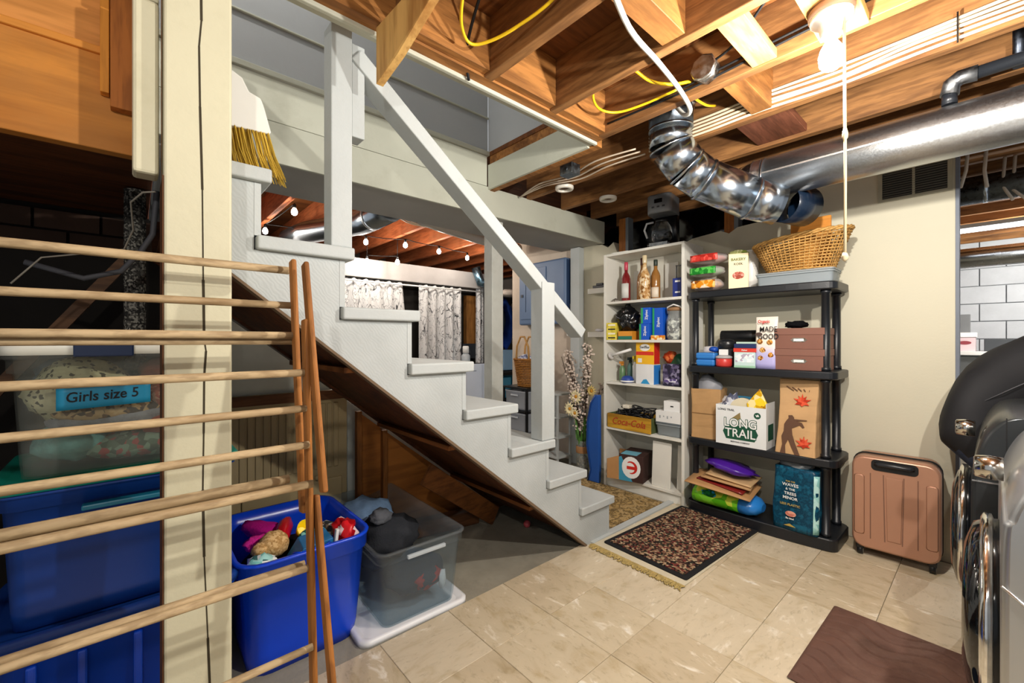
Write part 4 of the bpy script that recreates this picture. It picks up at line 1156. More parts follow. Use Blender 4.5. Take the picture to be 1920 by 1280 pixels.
one('white_canister', MB().lathe([(.04, 0), (.045, .01), (.045, .26), (.04, .275), (.001, .278)], 22), plastic('#e6e4de', .35), 'white canister behind the cookie carton on the top tier', 'canister', loc=(3.17, 1.10, T3))
tr = thing('clear_tray', 'flat clear plastic divided tray under the wicker basket', 'tray', (3.06, .80, T3))
obj('body', tote_mb(.19, .40, .07, .006, .02, rim=.004, band=.012), clear('#cdd6da', .12, .42), tr)
for y in (-.10, .0, .10): obj('divider', MB().box(-.088, .088, y - .0015, y + .0015, .004, .06), clear('#cdd6da', .12, .5), tr)
obj('lid', lid_mb(.20, .41, .012, .02), clear('#d6dde0', .12, .4), tr).location = (0, 0, .0705)
# wicker basket
bk = thing('wicker_basket', 'oval tan wicker basket on the clear tray', 'basket', (3.06, .785, T3 + .083))
M_WICK = wood('#bf9250', '#87602c', 'y', scale=20, stretch=3)
def basket(t, a0, b0, a1, b1, h, rows, n=54, tilt=0, m=M_WICK, r=.0055):
    mb = MB()
    for i in range(rows):
        f = i / (rows - 1)
        a = a0 + (a1 - a0) * f; b = b0 + (b1 - b0) * f
        pts = []
        for k in range(n + 1):
            th = 2 * math.pi * k / n
            wv = .0045 * (1 if (k + i) % 2 else -1)
            up = tilt * math.sin(th) * f
            pts.append(((a + wv) * math.cos(th), (b + wv) * math.sin(th), .008 + f * h + up))
        mb.tube(pts, r, 5, False)
    obj('woven_wall', mb, m, t)
    mb = MB()
    for k in range(n):
        th = 2 * math.pi * k / n
        mb.tube([(a0 * math.cos(th), b0 * math.sin(th), .004), (a1 * math.cos(th), b1 * math.sin(th), h + tilt * math.sin(th) + .01)], .0035, 4, False)
    obj('stakes', mb, m, t)
    for j in range(3):
        pts = []
        for k in range(n + 1):
            th = 2 * math.pi * k / n
            pts.append(((a1 + .008 * math.cos(th * 9 + j * 2.1)) * math.cos(th), (b1 + .008 * math.cos(th * 9 + j * 2.1)) * math.sin(th), h + .012 + tilt * math.sin(th) + .008 * math.sin(th * 9 + j * 2.1)))
        obj('rim_strand', MB().tube(pts, .007, 6, False), m, t)
    obj('bottom', MB().loft([[(a0 * math.cos(2*math.pi*k/n), b0 * math.sin(2*math.pi*k/n), 0) for k in range(n)], [(a0 * math.cos(2*math.pi*k/n), b0 * math.sin(2*math.pi*k/n), .008) for k in range(n)]]), m, t)
basket(bk, .085, .175, .125, .255, .19, 13, tilt=-.022)
one('wooden_board', MB().box(-.008, .008, -.105, .105, 0, .31), wood('#d68d36', '#b06c22', 'y', scale=5), 'orange wooden board sticking out of the wicker basket', 'board', loc=(3.10, .74, T3 + .098), bevel=.006)

# second tier
one('white_tub', MB().lathe([(.045, 0), (.055, .09), (.058, .10), (.05, .13), (.001, .135)], 20), plastic('#d8d4d6', .4), 'white tub at the left end behind the shelving post', 'tub', loc=(3.15, 1.36, T2))
for i in range(2):
    one('blue_case', MB().box(-.06, .06, -.065, .065, 0, .045), plastic('#2e79c4', .45), 'flat blue fabric case, %s of two on the second tier' % ('lower' if i == 0 else 'upper'), 'case', 'blue cases on the second tier', loc=(3.02, 1.325, T2 + .046 * i), bevel=.012, rz=.05 * i)
rc = thing('red_container', 'small red lidded container beside the blue cases', 'container', (2.985, 1.205, T2))
obj('body', MB().lathe([(.045, 0), (.05, .01), (.05, .05), (.046, .055)], 18), plastic('#c83a34', .35), rc)
obj('lid', MB().lathe([(.052, .056), (.052, .068), (.03, .078)], 18), clear('#e8e4e4', .1, .5), rc)
one('blue_clip', MB().blob((0, 0, .02), (.025, .03, .02), .3, 4, 6, 2, flat=-.02), plastic('#1c4fb0', .4), 'small bright blue clip lying on the blue cases', 'clip', loc=(3.03, 1.29, T2 + .093))
bj = thing('black_lantern', 'black and clear lidded jar standing behind the red container', 'jar', (3.06, 1.215, T2))
obj('glass_body', MB().lathe([(.05, .0), (.055, .02), (.055, .10), (.05, .12)], 20), clear('#3a3c40', .08, .7), bj)
obj('label_paper', MB().box(-.0575, -.0565, -.03, .03, .075, .115), M_WHITE, bj)
obj('lid', MB().lathe([(.052, .121), (.058, .125), (.058, .165), (.045, .18), (.02, .185)], 20), plastic('#1b1d21', .3), bj)
one('black_roll', MB().tube([(0, -.16, 0), (0, .17, 0)], .042, 16), plastic('#0d0e11', .45), 'rolled black bag lying at the back of the second tier', 'roll', loc=(3.19, 1.13, T2 + .205))
one('roll_support', MB().box(-.05, .05, -.16, .16, 0, .16), paint('#c9c2ad', .7), 'cream carton under the rolled black bag', 'box', loc=(3.195, 1.10, T2))
size = (.10, .125, .10)
t = carton('mask_carton', 'white and mint carton with small drawings on the second tier', 'box', (3.0, 1.065, T2), size, plastic('#c4dbd6', .5), .04)
front(t, 'print', size, -.055, .055, .035, .09, speckle(['#e6ecec', '#d4e4e8', '#b0a8b8', '#eef2f2'], 70))
front(t, 'green_band', size, -.0625, .0625, .001, .014, plastic('#9cc8a8', .5))
t2 = carton('red_book', 'red spined booklet lying on the white and mint carton', 'book', (3.01, 1.065, T2 + .1005), (.12, .135, .025), plastic('#cf3a2a', .5), .03)
lettering('Fisher', .014, M_WHITE, t2, (-.0612, .0, .0125), FACE_NX, .0003)
one('navy_book', MB().box(-.06, .06, -.066, .066, 0, .028), plastic('#1c2c5a', .5), 'navy booklet lying on the red spined booklet', 'book', loc=(3.01, 1.062, T2 + .126), bevel=.002)
one('mint_sheet', MB().box(-.055, .055, -.06, .06, 0, .012), plastic('#bcd6c8', .6), 'pale mint pad on top of the navy booklet', 'pad', loc=(3.015, 1.058, T2 + .1545), bevel=.002)
# granola bag
def pouch(t, w, h, d, m, name='pouch', bulge=1.0):
    n = 24
    def loop(f):
        z = h * f
        e = math.sin(math.pi * min(1, f * 1.02)) ** .45 if f < 1 else 0
        dd = max(.004, d * (1 - f ** 2.2) * bulge * .5 + .003)
        return [(dd * math.cos(2*math.pi*k/n) * (abs(math.cos(2*math.pi*k/n)) ** -.25 if abs(math.cos(2*math.pi*k/n)) > .05 else 1), w/2 * math.copysign(abs(math.sin(2*math.pi*k/n)) ** .35, math.sin(2*math.pi*k/n)), z) for k in range(n)]
    return obj(name, MB().loft([loop(i / 10) for i in range(11)]), m, t)
gb = thing('granola_bag', 'white and lilac granola snack bag standing left of the brown boxes', 'bag', (2.99, .944, T2))
M_GRAN = NT('granola_print')
v_ = M_GRAN.coords()
sx_ = M_GRAN.n('ShaderNodeSeparateXYZ'); tc_ = M_GRAN.n('ShaderNodeTexCoord'); M_GRAN.l(tc_.outputs['Object'], sx_.inputs[0])
M_GRAN.col(M_GRAN.ramp(sx_.outputs[2], [(.0, hx('#a9a4d8')), (.09, hx('#b9b4de')), (.15, hx('#e8ded0')), (.34, hx('#ece4d6'))]))
M_GRAN.set(.4)
pouch(gb, .125, .325, .075, M_GRAN.m)
for k, (y, z) in enumerate(((-.025, .165), (.015, .115), (-.03, .085), (.03, .17), (.025, .065))):
    obj('cluster', MB().blob((-.0385 + .02 * z, y, z), (.004, .017, .017), .2, 3, k, 2), speckle(['#c98a3c', '#7d4a20', '#e0b06a'], 130), gb)
lettering('Organic', .026, paint('#c83a34', .6), gb, (-.0325, .008, .295), FACE_NX, .0008, sx=.8)
lettering('MADE', .046, M_INK, gb, (-.0360, -.018, .245), FACE_NX, .0003, sx=.8)
lettering('GOOD', .046, M_INK, gb, (-.0380, -.018, .200), FACE_NX, .0003, sx=.8)
obj('badge', MB().prism(oval(.035, .215, .02, .012), -.0395, -.0375, 'yz'), paint('#4a3a34', .6), gb)
for i in range(2):
    size = (.22, .25, .124)
    t = carton('brown_box', 'brown keepsake box with metal label holder, %s of the stack' % ('lower' if i == 0 else 'upper'), 'box', (3.07, .765, T2 + .1255 * i), size, paint('#7d5446', .6, var=.04), 0, 'brown boxes on the second tier')
    obj('lid', MB().box(-.113, .113, -.128, .128, .085, .1248), paint('#80584a', .6, var=.04), t, bevel=.002)
    hp = obj('label_holder', MB().prism([(-.036, .058), (-.03, .066), (.03, .066), (.036, .058), (.044, .054), (.036, .05), (.03, .042), (-.03, .042), (-.036, .05), (-.044, .054)], -.1125, -.1101, 'yz'), metal('#c9c6bc', .3), t)
    obj('label_card', MB().box(-.1132, -.1127, -.026, .026, .047, .061), M_WHITE, hp)
one('black_cloth', MB().blob((0, 0, .022), (.06, .06, .024), .3, 3, 29, 3, flat=-.021), fabric('#0e0e10'), 'black folded cloth on top of the brown boxes', 'cloth', loc=(3.05, .80, T2 + .2515))

# third tier
def paper_bag(t, w, d, h, m, top=1.0, seed=0, lean=0):
    def loop(f, s=1.0):
        z = h * f
        ww = w * (1 - .06 * math.sin(f * 3.1)); dd = d * (1 - (1 - top) * f)
        out = []
        base = rr(0, 0, dd * s, ww * s, .008, z, 2)
        for x, y, zz in base:
            k = .006 * noise.noise(Vector((x * 9, y * 9, zz * 14 + seed)))
            out.append((x + k + lean * f, y + k, zz + (.012 * noise.noise(Vector((y * 20, seed, 1))) if f > .95 else 0)))
        return out
    return obj('paper', MB().loft([loop(i / 9) for i in range(10)] + [loop(1, .97), loop(.7, .95)], smooth=False), m, t)
M_BAGK = paint('#b08a5c', .85, var=.1, vs=7, bump=.5, bs=18)
kb = thing('kraft_bag', 'brown kraft paper bag with grey plastic inside, left on the third tier', 'bag', (3.03, 1.325, T1), .12)
paper_bag(kb, .20, .15, .34, M_BAGK, 1.0, 3)
obj('fold', MB().box(-.079, -.0765, -.095, .095, .17, .173), paint('#8d6a42', .9), kb)
one('grey_plastic', MB().blob((0, 0, .0), (.06, .085, .10), .25, 2, 33), plastic('#8a8c92', .5), 'grey plastic bag sticking out of the kraft paper bag', 'bag', loc=(3.03, 1.325, T1 + .33))
lt = thing('beer_carton', 'white LONG TRAIL carton with green hexagon on the third tier', 'box', (2.99, 1.075, T1), .02)
W, D, H_ = .30, .17, .255
M_LT = plastic('#dde0df', .5)
obj('carton', MB().box(-D/2, -D/2 + .003, -W/2, W/2, 0, H_).box(D/2 - .003, D/2, -W/2, W/2, 0, H_).box(-D/2 + .003, D/2 - .003, -W/2, -W/2 + .003, 0, H_ + .03).box(-D/2 + .003, D/2 - .003, W/2 - .003, W/2, 0, H_).box(-D/2 + .003, D/2 - .003, -W/2 + .003, W/2 - .003, 0, .003), M_LT, lt)
M_LTG = plastic('#0d4a34', .5)
sz = (D, W, H_)
front(lt, 'hexagon', sz, 0, 0, 0, 0, M_LTG, poly=[(.105, .085), (.085, .128), (-.085, .128), (-.105, .085), (-.085, .038), (.085, .038)])
front(lt, 'mountain', sz, 0, 0, 0, 0, paint('#8d7a4c', .6), poly=[(.06, .165), (-.0, .215), (-.005, .165)])
for s_, z, b, mt, lift in (('LONG', .142, .0045, M_LTG, .0010), ('TRAIL', .078, .0045, M_LTG, .0010), ('LONG', .142, .0008, M_WHITE, .0022), ('TRAIL', .078, .0008, M_WHITE, .0022)):
    lettering(s_, .076, mt, lt, (-D/2 - lift, .0, z), FACE_NX, b, sx=.92)
lettering('LONG TRAIL', .018, M_INK, lt, (-D/2 - .0010, .085, .225), FACE_NX, .0003)
lettering('BREWING COMPANY', .012, M_INK, lt, (-D/2 - .0010, .0, .022), FACE_NX, .0002)
front(lt, 'round_badge', sz, 0, 0, 0, 0, M_LTG, poly=oval(-.10, .205, .02, .02))
front(lt, 'badge_mark', sz, 0, 0, 0, 0, M_WHITE, poly=[(-.112, .2), (-.104, .216), (-.098, .208), (-.089, .212), (-.096, .197), (-.104, .201)], lift=.0014)
front(lt, 'green_side', sz, -.05, .05, .05, .15, M_LTG, side='y')
one('tape_roll', MB().tube([(-.02, 0, 0), (.02, 0, 0)], .075, 28), paint('#d9cfb2', .7), 'cream paper roll standing in the LONG TRAIL carton', 'roll', loc=(2.985, 1.085, T1 + .225))
one('roll_core', MB().tube([(-.003, 0, 0), (.0, 0, 0)], .018, 16), paint('#6d4a34', .8), 'brown core plug at the centre of the cream roll', 'core', loc=(2.9635, 1.085, T1 + .225))
one('yellow_pouch', MB().add([(-.02, -.045, 0), (-.02, .05, 0), (-.012, .07, .07), (0, -.005, .17), (-.012, -.06, .05), (.02, -.045, 0), (.02, .05, 0), (.014, .07, .07), (.008, -.005, .17), (.014, -.06, .05)],
    [(0, 1, 2, 3, 4), (9, 8, 7, 6, 5), (0, 5, 6, 1), (1, 6, 7, 2), (2, 7, 8, 3), (3, 8, 9, 4), (4, 9, 5, 0)]), speckle(['#e0b818', '#f0d030', '#d0a010', '#b07a18', '#f0e0a0'], 30, .3), 'yellow printed pouch sticking out of the LONG TRAIL carton', 'pouch', loc=(2.97, .985, T1 + .20), bevel=.004)
one('silver_packet', MB().blob((0, 0, 0), (.05, .06, .08), .35, 3, 37), speckle(['#c9ccd4', '#8d90a0', '#5a5f74', '#e4e6ea'], 30, .2), 'silver and blue packet at the left in the LONG TRAIL carton', 'packet', loc=(3.02, 1.165, T1 + .235))
one('blue_folder', MB().box(-.004, .004, -.09, .09, 0, .30), plastic('#2f6f8c', .5), 'blue folder standing at the back of the LONG TRAIL carton', 'folder', loc=(3.055, 1.08, T1 + .004))
hb = thing('printed_paper_bag', 'brown paper bag printed with a hunter and red leaves', 'bag', (3.00, .775, T1), -.05)
paper_bag(hb, .21, .15, .44, paint('#c19a6c', .8, var=.08, vs=7, bump=.4, bs=16), .35, 9, .03)
M_LEAF = speckle(['#c8452c', '#d8583a', '#b0351f'], 60)
def flat(t, name, poly, m, lift=0):
    def px(z): return -.0785 + .0 + (.03 * z / .44) + (.075 * .65) * (z / .44) - .003 - lift
    vs = [(px(z), y, z) for y, z in poly]; n = len(vs)
    vs2 = [(x + .0008, y, z) for x, y, z in vs]
    return obj(name, MB().add(vs + vs2, [list(range(n)), list(range(n, 2*n))[::-1]] + [(i, (i+1) % n, (i+1) % n + n, i + n) for i in range(n)]), m, t)
flat(hb, 'hunter', [(.075, .0), (.045, .0), (.05, .05), (.035, .085), (.02, .05), (-.005, .0), (-.03, .0), (.0, .07), (.015, .115), (.02, .15), (-.02, .175), (-.035, .16), (-.045, .165), (-.03, .19), (.0, .195), (-.055, .203), (-.055, .208), (.01, .206), (.012, .216), (.022, .228), (.042, .225), (.04, .208), (.05, .195), (.062, .17), (.062, .13), (.072, .10), (.065, .055)], paint('#5f4230', .8))
def leaf(cy, cz, s):
    return [(cy + s * r * math.sin(a), cz + s * r * math.cos(a)) for a, r in [(0, 1.1), (.25, .55), (.55, .95), (.85, .5), (1.2, 1.1), (1.6, .5), (2.0, .9), (2.5, .45), (3.14, .6), (-2.5, .45), (-2.0, .9), (-1.6, .5), (-1.2, 1.1), (-.85, .5), (-.55, .95), (-.25, .55)]]
flat(hb, 'red_leaf', leaf(-.045, .07, .042), M_LEAF, .0008)
flat(hb, 'red_leaf', leaf(-.025, .31, .045), M_LEAF, .0008)
for k in range(5): flat(hb, 'twig', [(.06 - .03 * k, .40 - .004 * k), (.02 - .02 * k, .375), (.022 - .02 * k, .371), (.063 - .03 * k, .396 - .004 * k)], paint('#5f4230', .8))

# bottom tier
gp = thing('green_package', 'bright green and blue plastic wrapped package on the bottom tier', 'package', (2.98, 1.16, T0))
obj('wrap', MB().loft([[(.105 * math.cos(a), y, .065 + .062 * math.sin(a)) for a in [2*math.pi*k/20 for k in range(20)]] for y in (-.08, 0, .08, .17, .215)]), speckle(['#7ad02c', '#5cb81c', '#8ae03c', '#3f9c18', '#d8e84c'], 16, .25), gp)
obj('blue_end', MB().loft([[(r * math.cos(a), y, .065 + .6 * r * math.sin(a)) for a in [2*math.pi*k/20 for k in range(20)]] for y, r in ((-.20, .04), (-.17, .085), (-.13, .103), (-.081, .106))]), plastic('#2a7fd0', .25), gp)
obj('print', MB().blob((-.098, .10, .10), (.012, .05, .022), .4, 4, 3, 2), speckle(['#1a7a3c', '#2a9ad0', '#0d5a2c'], 60), gp)
FLD = [('#b5895a', .30, .40, .0, 'large flat kraft cardboard sheet on the green package'), ('#7a1f1c', .22, .30, .014, 'dark red glossy envelope on the cardboard sheet'), ('#b08a5e', .24, .30, .038, 'kraft envelope below the purple bag'), ('#c2a074', .22, .28, .052, 'pale kraft mailer below the purple bag')]
for i, (c, dx, dy, dz, lb_) in enumerate(FLD):
    o = one('flat_mailer', MB().grid(lambda u, v: (-dx/2 + dx*u, -dy/2 + dy*v, .012 * math.sin(v * 3 + i) * math.sin(u * 2)), 8, 8), paint(c, .6 if i != 1 else .2, var=.08), lb_, 'mailer', loc=(2.955 + .02 * i, 1.20 - .015 * i, T0 + .165 + dz), solid=.008 if i else .005)
    o.rotation_euler = (.10, -.06, [.10, -.06, .12, .03][i])
one('purple_bag', MB().blob((0, 0, 0), (.10, .15, .035), .25, 2.5, 44), plastic('#4a1f92', .25), 'shiny purple plastic bag folded on the mailers', 'bag', loc=(3.02, 1.17, T0 + .27)).rotation_euler = (.15, 0, .1)
tb2 = thing('dog_food_bag', 'teal reusable bag with white and gold lettering on the bottom tier', 'bag', (3.0, .775, T0), -.04)
def teal_loop(f):
    z = .36 * f; out = []
    for x, y, zz in rr(0, 0, .17 * (1 - .25 * f), .235 + .01 * math.sin(5 * f), .025, z, 3):
        k = .005 * noise.noise(Vector((y * 16, z * 16, x * 9)))
        out.append((x + k, y + k, zz + (.018 * math.cos(y * 13) if f > .9 else 0)))
    return out
obj('bag_body', MB().loft([teal_loop(i / 12) for i in range(13)]), speckle(['#0e3f56', '#12506a', '#0a3248', '#185a74'], 14, .3, kind='noise'), tb2)
obj('mint_side', MB().grid(lambda u, v: (-.088 + .018 * v + .02 * u, -.096 - .024 * u, .012 + .33 * v), 3, 8), speckle(['#9fd2cc', '#b8e0da', '#88c0bc'], 30, .4), tb2, solid=.001)
obj('crumpled_top', MB().blob((.01, .01, .37), (.055, .085, .04), .35, 3, 71), plastic('#8b8f90', .3), tb2)
def tx(z): return -.0925 + .0205 * z / .36 * 1.02
M_GOLD = paint('#b59a4a', .5)
for s_, sz_, z, m_ in (('FOR THE', .012, .285, M_GOLD), ('WAVES', .026, .265, M_WHITE), ('& THE', .018, .240, M_WHITE), ('TREES', .024, .214, M_WHITE), ('MINOR', .024, .188, M_WHITE), ('LESS PLASTIC', .018, .150, M_GOLD), ('Be kind', .014, .07, M_WHITE)):
    lettering(s_, sz_, m_, tb2, (tx(z) - .0035, .02, z), FACE_NX, .0004)
obj('pink_print', MB().prism(oval(.015, .098, .028, .016, 12), -.0935, -.0875, 'yz'), speckle(['#e0a08a', '#f0c4b0', '#c87a68'], 60), tb2)
obj('gold_print', MB().prism([(-.01, .025), (.02, .04), (.05, .025)], -.0955, -.0915, 'yz'), M_GOLD, tb2)

# suitcase
sc = thing('suitcase', 'rose gold hard shell suitcase standing against the wall', 'suitcase', (3.13, .352, 0), .04)
M_ROSE = paint('#b98a70', .32, .35, var=.04, bump=.03, bs=200, spec=.6)
M_SB = plastic('#111214', .4)
obj('front_shell', MB().loft([[(-.10, y, z) for y, z in [(a, b + .05) for a, b, _ in [(p[0], p[1] + .255, 0) for p in rr(0, 0, .335, .485, .045, 0, 5)]]],
     [(-.092, y, z) for y, z in [(p[0], p[1] + .305) for p in rr(0, 0, .355, .505, .055, 0, 5)]],
     [(-.01, y, z) for y, z in [(p[0], p[1] + .305) for p in rr(0, 0, .36, .51, .055, 0, 5)]]], True, True), M_ROSE, sc)
obj('zip_gasket', MB().loft([[(x, p[0], p[1] + .305) for p in rr(0, 0, .368, .518, .058, 0, 5)] for x in (-.0098, .012)]), M_SB, sc)
obj('back_shell', MB().loft([[(x, p[0], p[1] + .305) for p in rr(0, 0, w, w + .15, .055, 0, 5)] for x, w in ((.0122, .36), (.09, .355), (.098, .335))]), M_ROSE, sc)
for y0, y1, tp in ((.095, .10, .0), (.035, .04, .006), (-.035, -.03, -.006), (-.095, -.09, .0)):
    obj('groove', MB().add([(-.1012, y0, .11), (-.1012, y1, .11), (-.1012, y1 + tp, .47), (-.1012, y0 + tp, .47), (-.099, y0, .11), (-.099, y1, .11), (-.099, y1 + tp, .47), (-.099, y0 + tp, .47)], [(0, 1, 2, 3), (7, 6, 5, 4), (0, 4, 5, 1), (1, 5, 6, 2), (2, 6, 7, 3), (3, 7, 4, 0)]), paint('#7f5a48', .5), sc)
for y in (-.145, .145): obj('side_panel', MB().loft([[(x, p[0] + y, p[1] + .29) for p in rr(0, 0, .045 - e, .33 - e, .012, 0, 3)] for x, e in ((-.1005, 0), (-.1040, .008))]), M_ROSE, sc)
obj('centre_panel', MB().add([(-.101, -.028, .12), (-.101, .028, .12), (-.101, .034, .46), (-.101, -.034, .46), (-.1045, -.026, .123), (-.1045, .026, .123), (-.1045, .032, .457), (-.1045, -.032, .457)], [(0, 1, 2, 3), (7, 6, 5, 4), (0, 4, 5, 1), (1, 5, 6, 2), (2, 6, 7, 3), (3, 7, 4, 0)]), M_ROSE, sc)
hr = obj('handle_recess', MB().loft([[(x, p[0], p[1] + .518) for p in rr(0, 0, .19 - e, .06 - e, .02, 0, 4)] for x, e in ((-.099, 0), (-.104, .004))]), M_SB, sc)
obj('handle', MB().tube([(-.104, .075, .525), (-.116, .06, .525), (-.118, 0, .527), (-.116, -.06, .525), (-.104, -.075, .525)], .011, 10), plastic('#24262a', .3), hr)
for x in (-.06, .06):
    for y in (-.145, .145):
        w = obj('wheel', MB().tube([(x, y - .012, .0245), (x, y + .012, .0245)], .024, 18), M_SB, sc)
        obj('hub', MB().tube([(x, y - .0135, .0245), (x, y - .0125, .0245)], .016, 14), plastic('#8d8a80', .5), w)
        obj('wheel_mount', MB().box(x - .022, x + .022, y - .018, y + .018, .036, .062), M_SB, sc, bevel=.005)

# mats and rugs
def ridge(u, v):
    x = .62 * u; y = .43 * v
    e = min(u, 1 - u, v * 1.0, 1 - v)
    w = math.sin(x * 48 + 1.7 * math.sin(y * 24 + .6 + x * 4))
    return (x, y, .006 + (.010 if e > .02 else .010 * e / .02) - (.009 * max(0, 1 - abs(w) * 3.2) if e > .03 else 0))
mt = MB().grid(ridge, 260, 70)
n0 = len(mt.v)
mt.loft([[(x + .31, y + .215, z) for x, y, z in rr(0, 0, .618, .428, .025, zz, 5)] for zz in (.0005, .007)], True, True)
one('brown_mat', mt, paint('#5d4034', .8, var=.12, vs=12, bump=.4, bs=120, dirt='#8a6c5c', dirt_amt=.4), 'brown rubber mat with wavy ridges at the washer', 'mat', loc=(1.725, .055, 0), rz=-.02)
ur = thing('beige_rug', 'beige fringed rug under the dark patterned mat', 'rug', (2.50, 1.265, 0), -.03)
obj('weave', MB().box(-.49, .49, -.285, .275, .0005, .006), paint('#c9bfa6', .9, bump=.5, bs=150), ur)
mb = MB()
for i in range(260):
    y = RND.uniform(-.29, .275); x = -.49
    l = RND.uniform(.03, .055)
    mb.tube([(x, y, .005), (x - l * .5, y + RND.uniform(-.008, .008), .009), (x - l, y + RND.uniform(-.014, .014), .003)], .003, 4, False)
for i in range(200):
    y = RND.uniform(-.2, .27); x = .49
    l = RND.uniform(.02, .03)
    mb.tube([(x, y, .005), (x + l, y + RND.uniform(-.012, .012), .003)], .003, 4, False)
fr = obj('fringe', mb, paint('#a8925a', .95, var=.3, vs=40), ur); fr['kind'] = 'stuff'
rg = thing('patterned_mat', 'dark red and black speckled entrance mat with black border', 'mat', (2.495, 1.245, .0062), -.045)
obj('border', MB().loft([rr(0, 0, .87, .515, .012, z) for z in (0, .007)]), paint('#121214', .9), rg)
obj('pile', MB().box(-.405, .405, -.23, .23, .0072, .011), speckle(['#2a1d18', '#5d3a30', '#8a6a50', '#1c1512', '#b09a7c', '#6b2f2a', '#3a3a2c', '#9a7d60', '#241a16'], 85, .95, bump=.8), rg)
one('tan_rug', MB().box(2.30, 2.935, 1.625, 2.66, -.0115, -.002), speckle(['#6d5630', '#94794a', '#b0976a', '#4f3e22', '#a58a58'], 16, .95, kind='noise', bump=.6), 'tan mottled rug on the concrete before the bookcase', 'rug', bevel=.003)
one('dark_bathmat', MB().blob((0, 0, 0), (.10, .12, .012), .15, 6, 3, 3, flat=0), fabric('#1c2230'), 'dark blue fluffy mat edge beside the brown mat', 'mat', loc=(1.60, .40, .0005))

# ================================================================ NEXT TO THE BOOKCASE
# vase with branches and flowers
va = thing('flower_vase', 'glass vase with blossom branches and cream flowers beside the bookcase', 'vase', (3.00, 2.43, -.002))
obj('vase_glass', MB().lathe([(.05, 0), (.055, .01), (.055, .30), (.058, .31)], 22, caps=False), clear('#dfe6e2', .05, .25), va)
obj('filling', MB().lathe([(.048, .004), (.05, .02), (.05, .14), (.03, .17)], 18), speckle(['#3a2a1e', '#6d5640', '#94836a', '#241a12'], 70), va)
obj('burlap_band', MB().lathe([(.057, .20), (.059, .205), (.059, .255), (.057, .26)], 22, caps=False), paint('#9a7048', .9, bump=.6, bs=150), va)
r_ = random.Random(3)
mb = MB(); fl = MB()
for i in range(12):
    a = r_.uniform(0, 6.28); sp = r_.uniform(.05, .22); h = r_.uniform(.75, 1.28)
    if i == 0: a, sp, h = 1.9, .20, 1.05
    p = [Vector((.01 * math.cos(a), .01 * math.sin(a), .10)), Vector((sp*.25*math.cos(a), sp*.25*math.sin(a), h*.4)), Vector((sp*.6*math.cos(a+.2), sp*.6*math.sin(a+.2), h*.75)), Vector((sp*math.cos(a), sp*math.sin(a), h))]
    p = [Vector((min(q.x, .19), q.y if q.y > -.2 else -.2, q.z)) for q in p]
    mb.tube(p, [.005, .004, .003, .0015], 6)
    for k in range(60):
        u = r_.uniform(.42, 1); j = 1 + (u > .66)
        q = p[j].lerp(p[j+1] if j < 3 else p[3], r_.random()) + Vector((r_.uniform(-.03, .03), r_.uniform(-.03, .03), r_.uniform(-.03, .03)))
        q.x = min(q.x, .20)
        if k % 3 == 0:
            b = p[j].lerp(p[min(j+1, 3)], .5); mb.tube([b, q], .0018, 4)
        if i > 1: fl.blob(q, (.012, .012, .011), .35, 5, k + i, 1)
obj('branches', mb, paint('#3b2a22', .9), va)
b_ = obj('blossoms', fl, paint('#d6c6b8', .9, var=.25, vs=60), va); b_['kind'] = 'stuff'
for k, (x, y, z, rr_) in enumerate(((-.06, .02, .70, .075), (-.05, .10, .58, .07), (-.05, .04, .55, .05), (-.02, -.12, .76, .055))):
    m = MB()
    for j in range(12):
        a = 2 * math.pi * j / 12 + .2 * k
        c, s = math.cos(a), math.sin(a)
        m.add([(x, y, z), (x - .016, y + rr_*.5*c - rr_*.16*s, z + rr_*.5*s + rr_*.16*c), (x - .006, y + rr_*c, z + rr_*s), (x - .016, y + rr_*.5*c + rr_*.16*s, z + rr_*.5*s - rr_*.16*c)], [(0, 1, 2, 3)])
    f_ = obj('flower', m, paint('#e9dcae' if k != 3 else '#c9b068', .8, var=.1), va, solid=.002)
    obj('flower_centre', MB().blob((x - .010, y, z), (.008, .015, .015), .3, 4, k, 2), paint('#c48a2c', .9), f_)
m = MB()
for i in range(34):
    a = r_.uniform(0, 6.28); h = r_.uniform(.34, .56)
    x1, y1 = .07 * math.cos(a), .07 * math.sin(a)
    m.add([(.02*math.cos(a), .02*math.sin(a), .26), (x1*.7 - .008, y1*.7 + .008, h*.8), (x1, y1, h), (x1*.7 + .008, y1*.7 - .008, h*.8)], [(0, 1, 2, 3)])
lv = obj('leaves', m, paint('#4d7a34', .6, var=.3, vs=40), va, solid=.0015); lv['kind'] = 'stuff'
poly = [(2.30, .0), (2.27, .10), (2.31, .30), (2.305, .50), (2.27, .66), (2.22, .74), (2.185, .74), (2.185, .10), (2.19, 0)]
bl = thing('blue_sled', 'blue curved plastic board leaning on the left side of the bookcase', 'board', (2.93, 2.24, -.002))
obj('board', MB().prism([(y - 2.24, z) for y, z in poly], -.018, .018, 'yz'), plastic('#1d4f9c', .4), bl, bevel=.008)
obj('edge', MB().tube([(-.02, y - 2.24, z) for y, z in poly[:6]], .007, 8), plastic('#133a78', .4), bl)
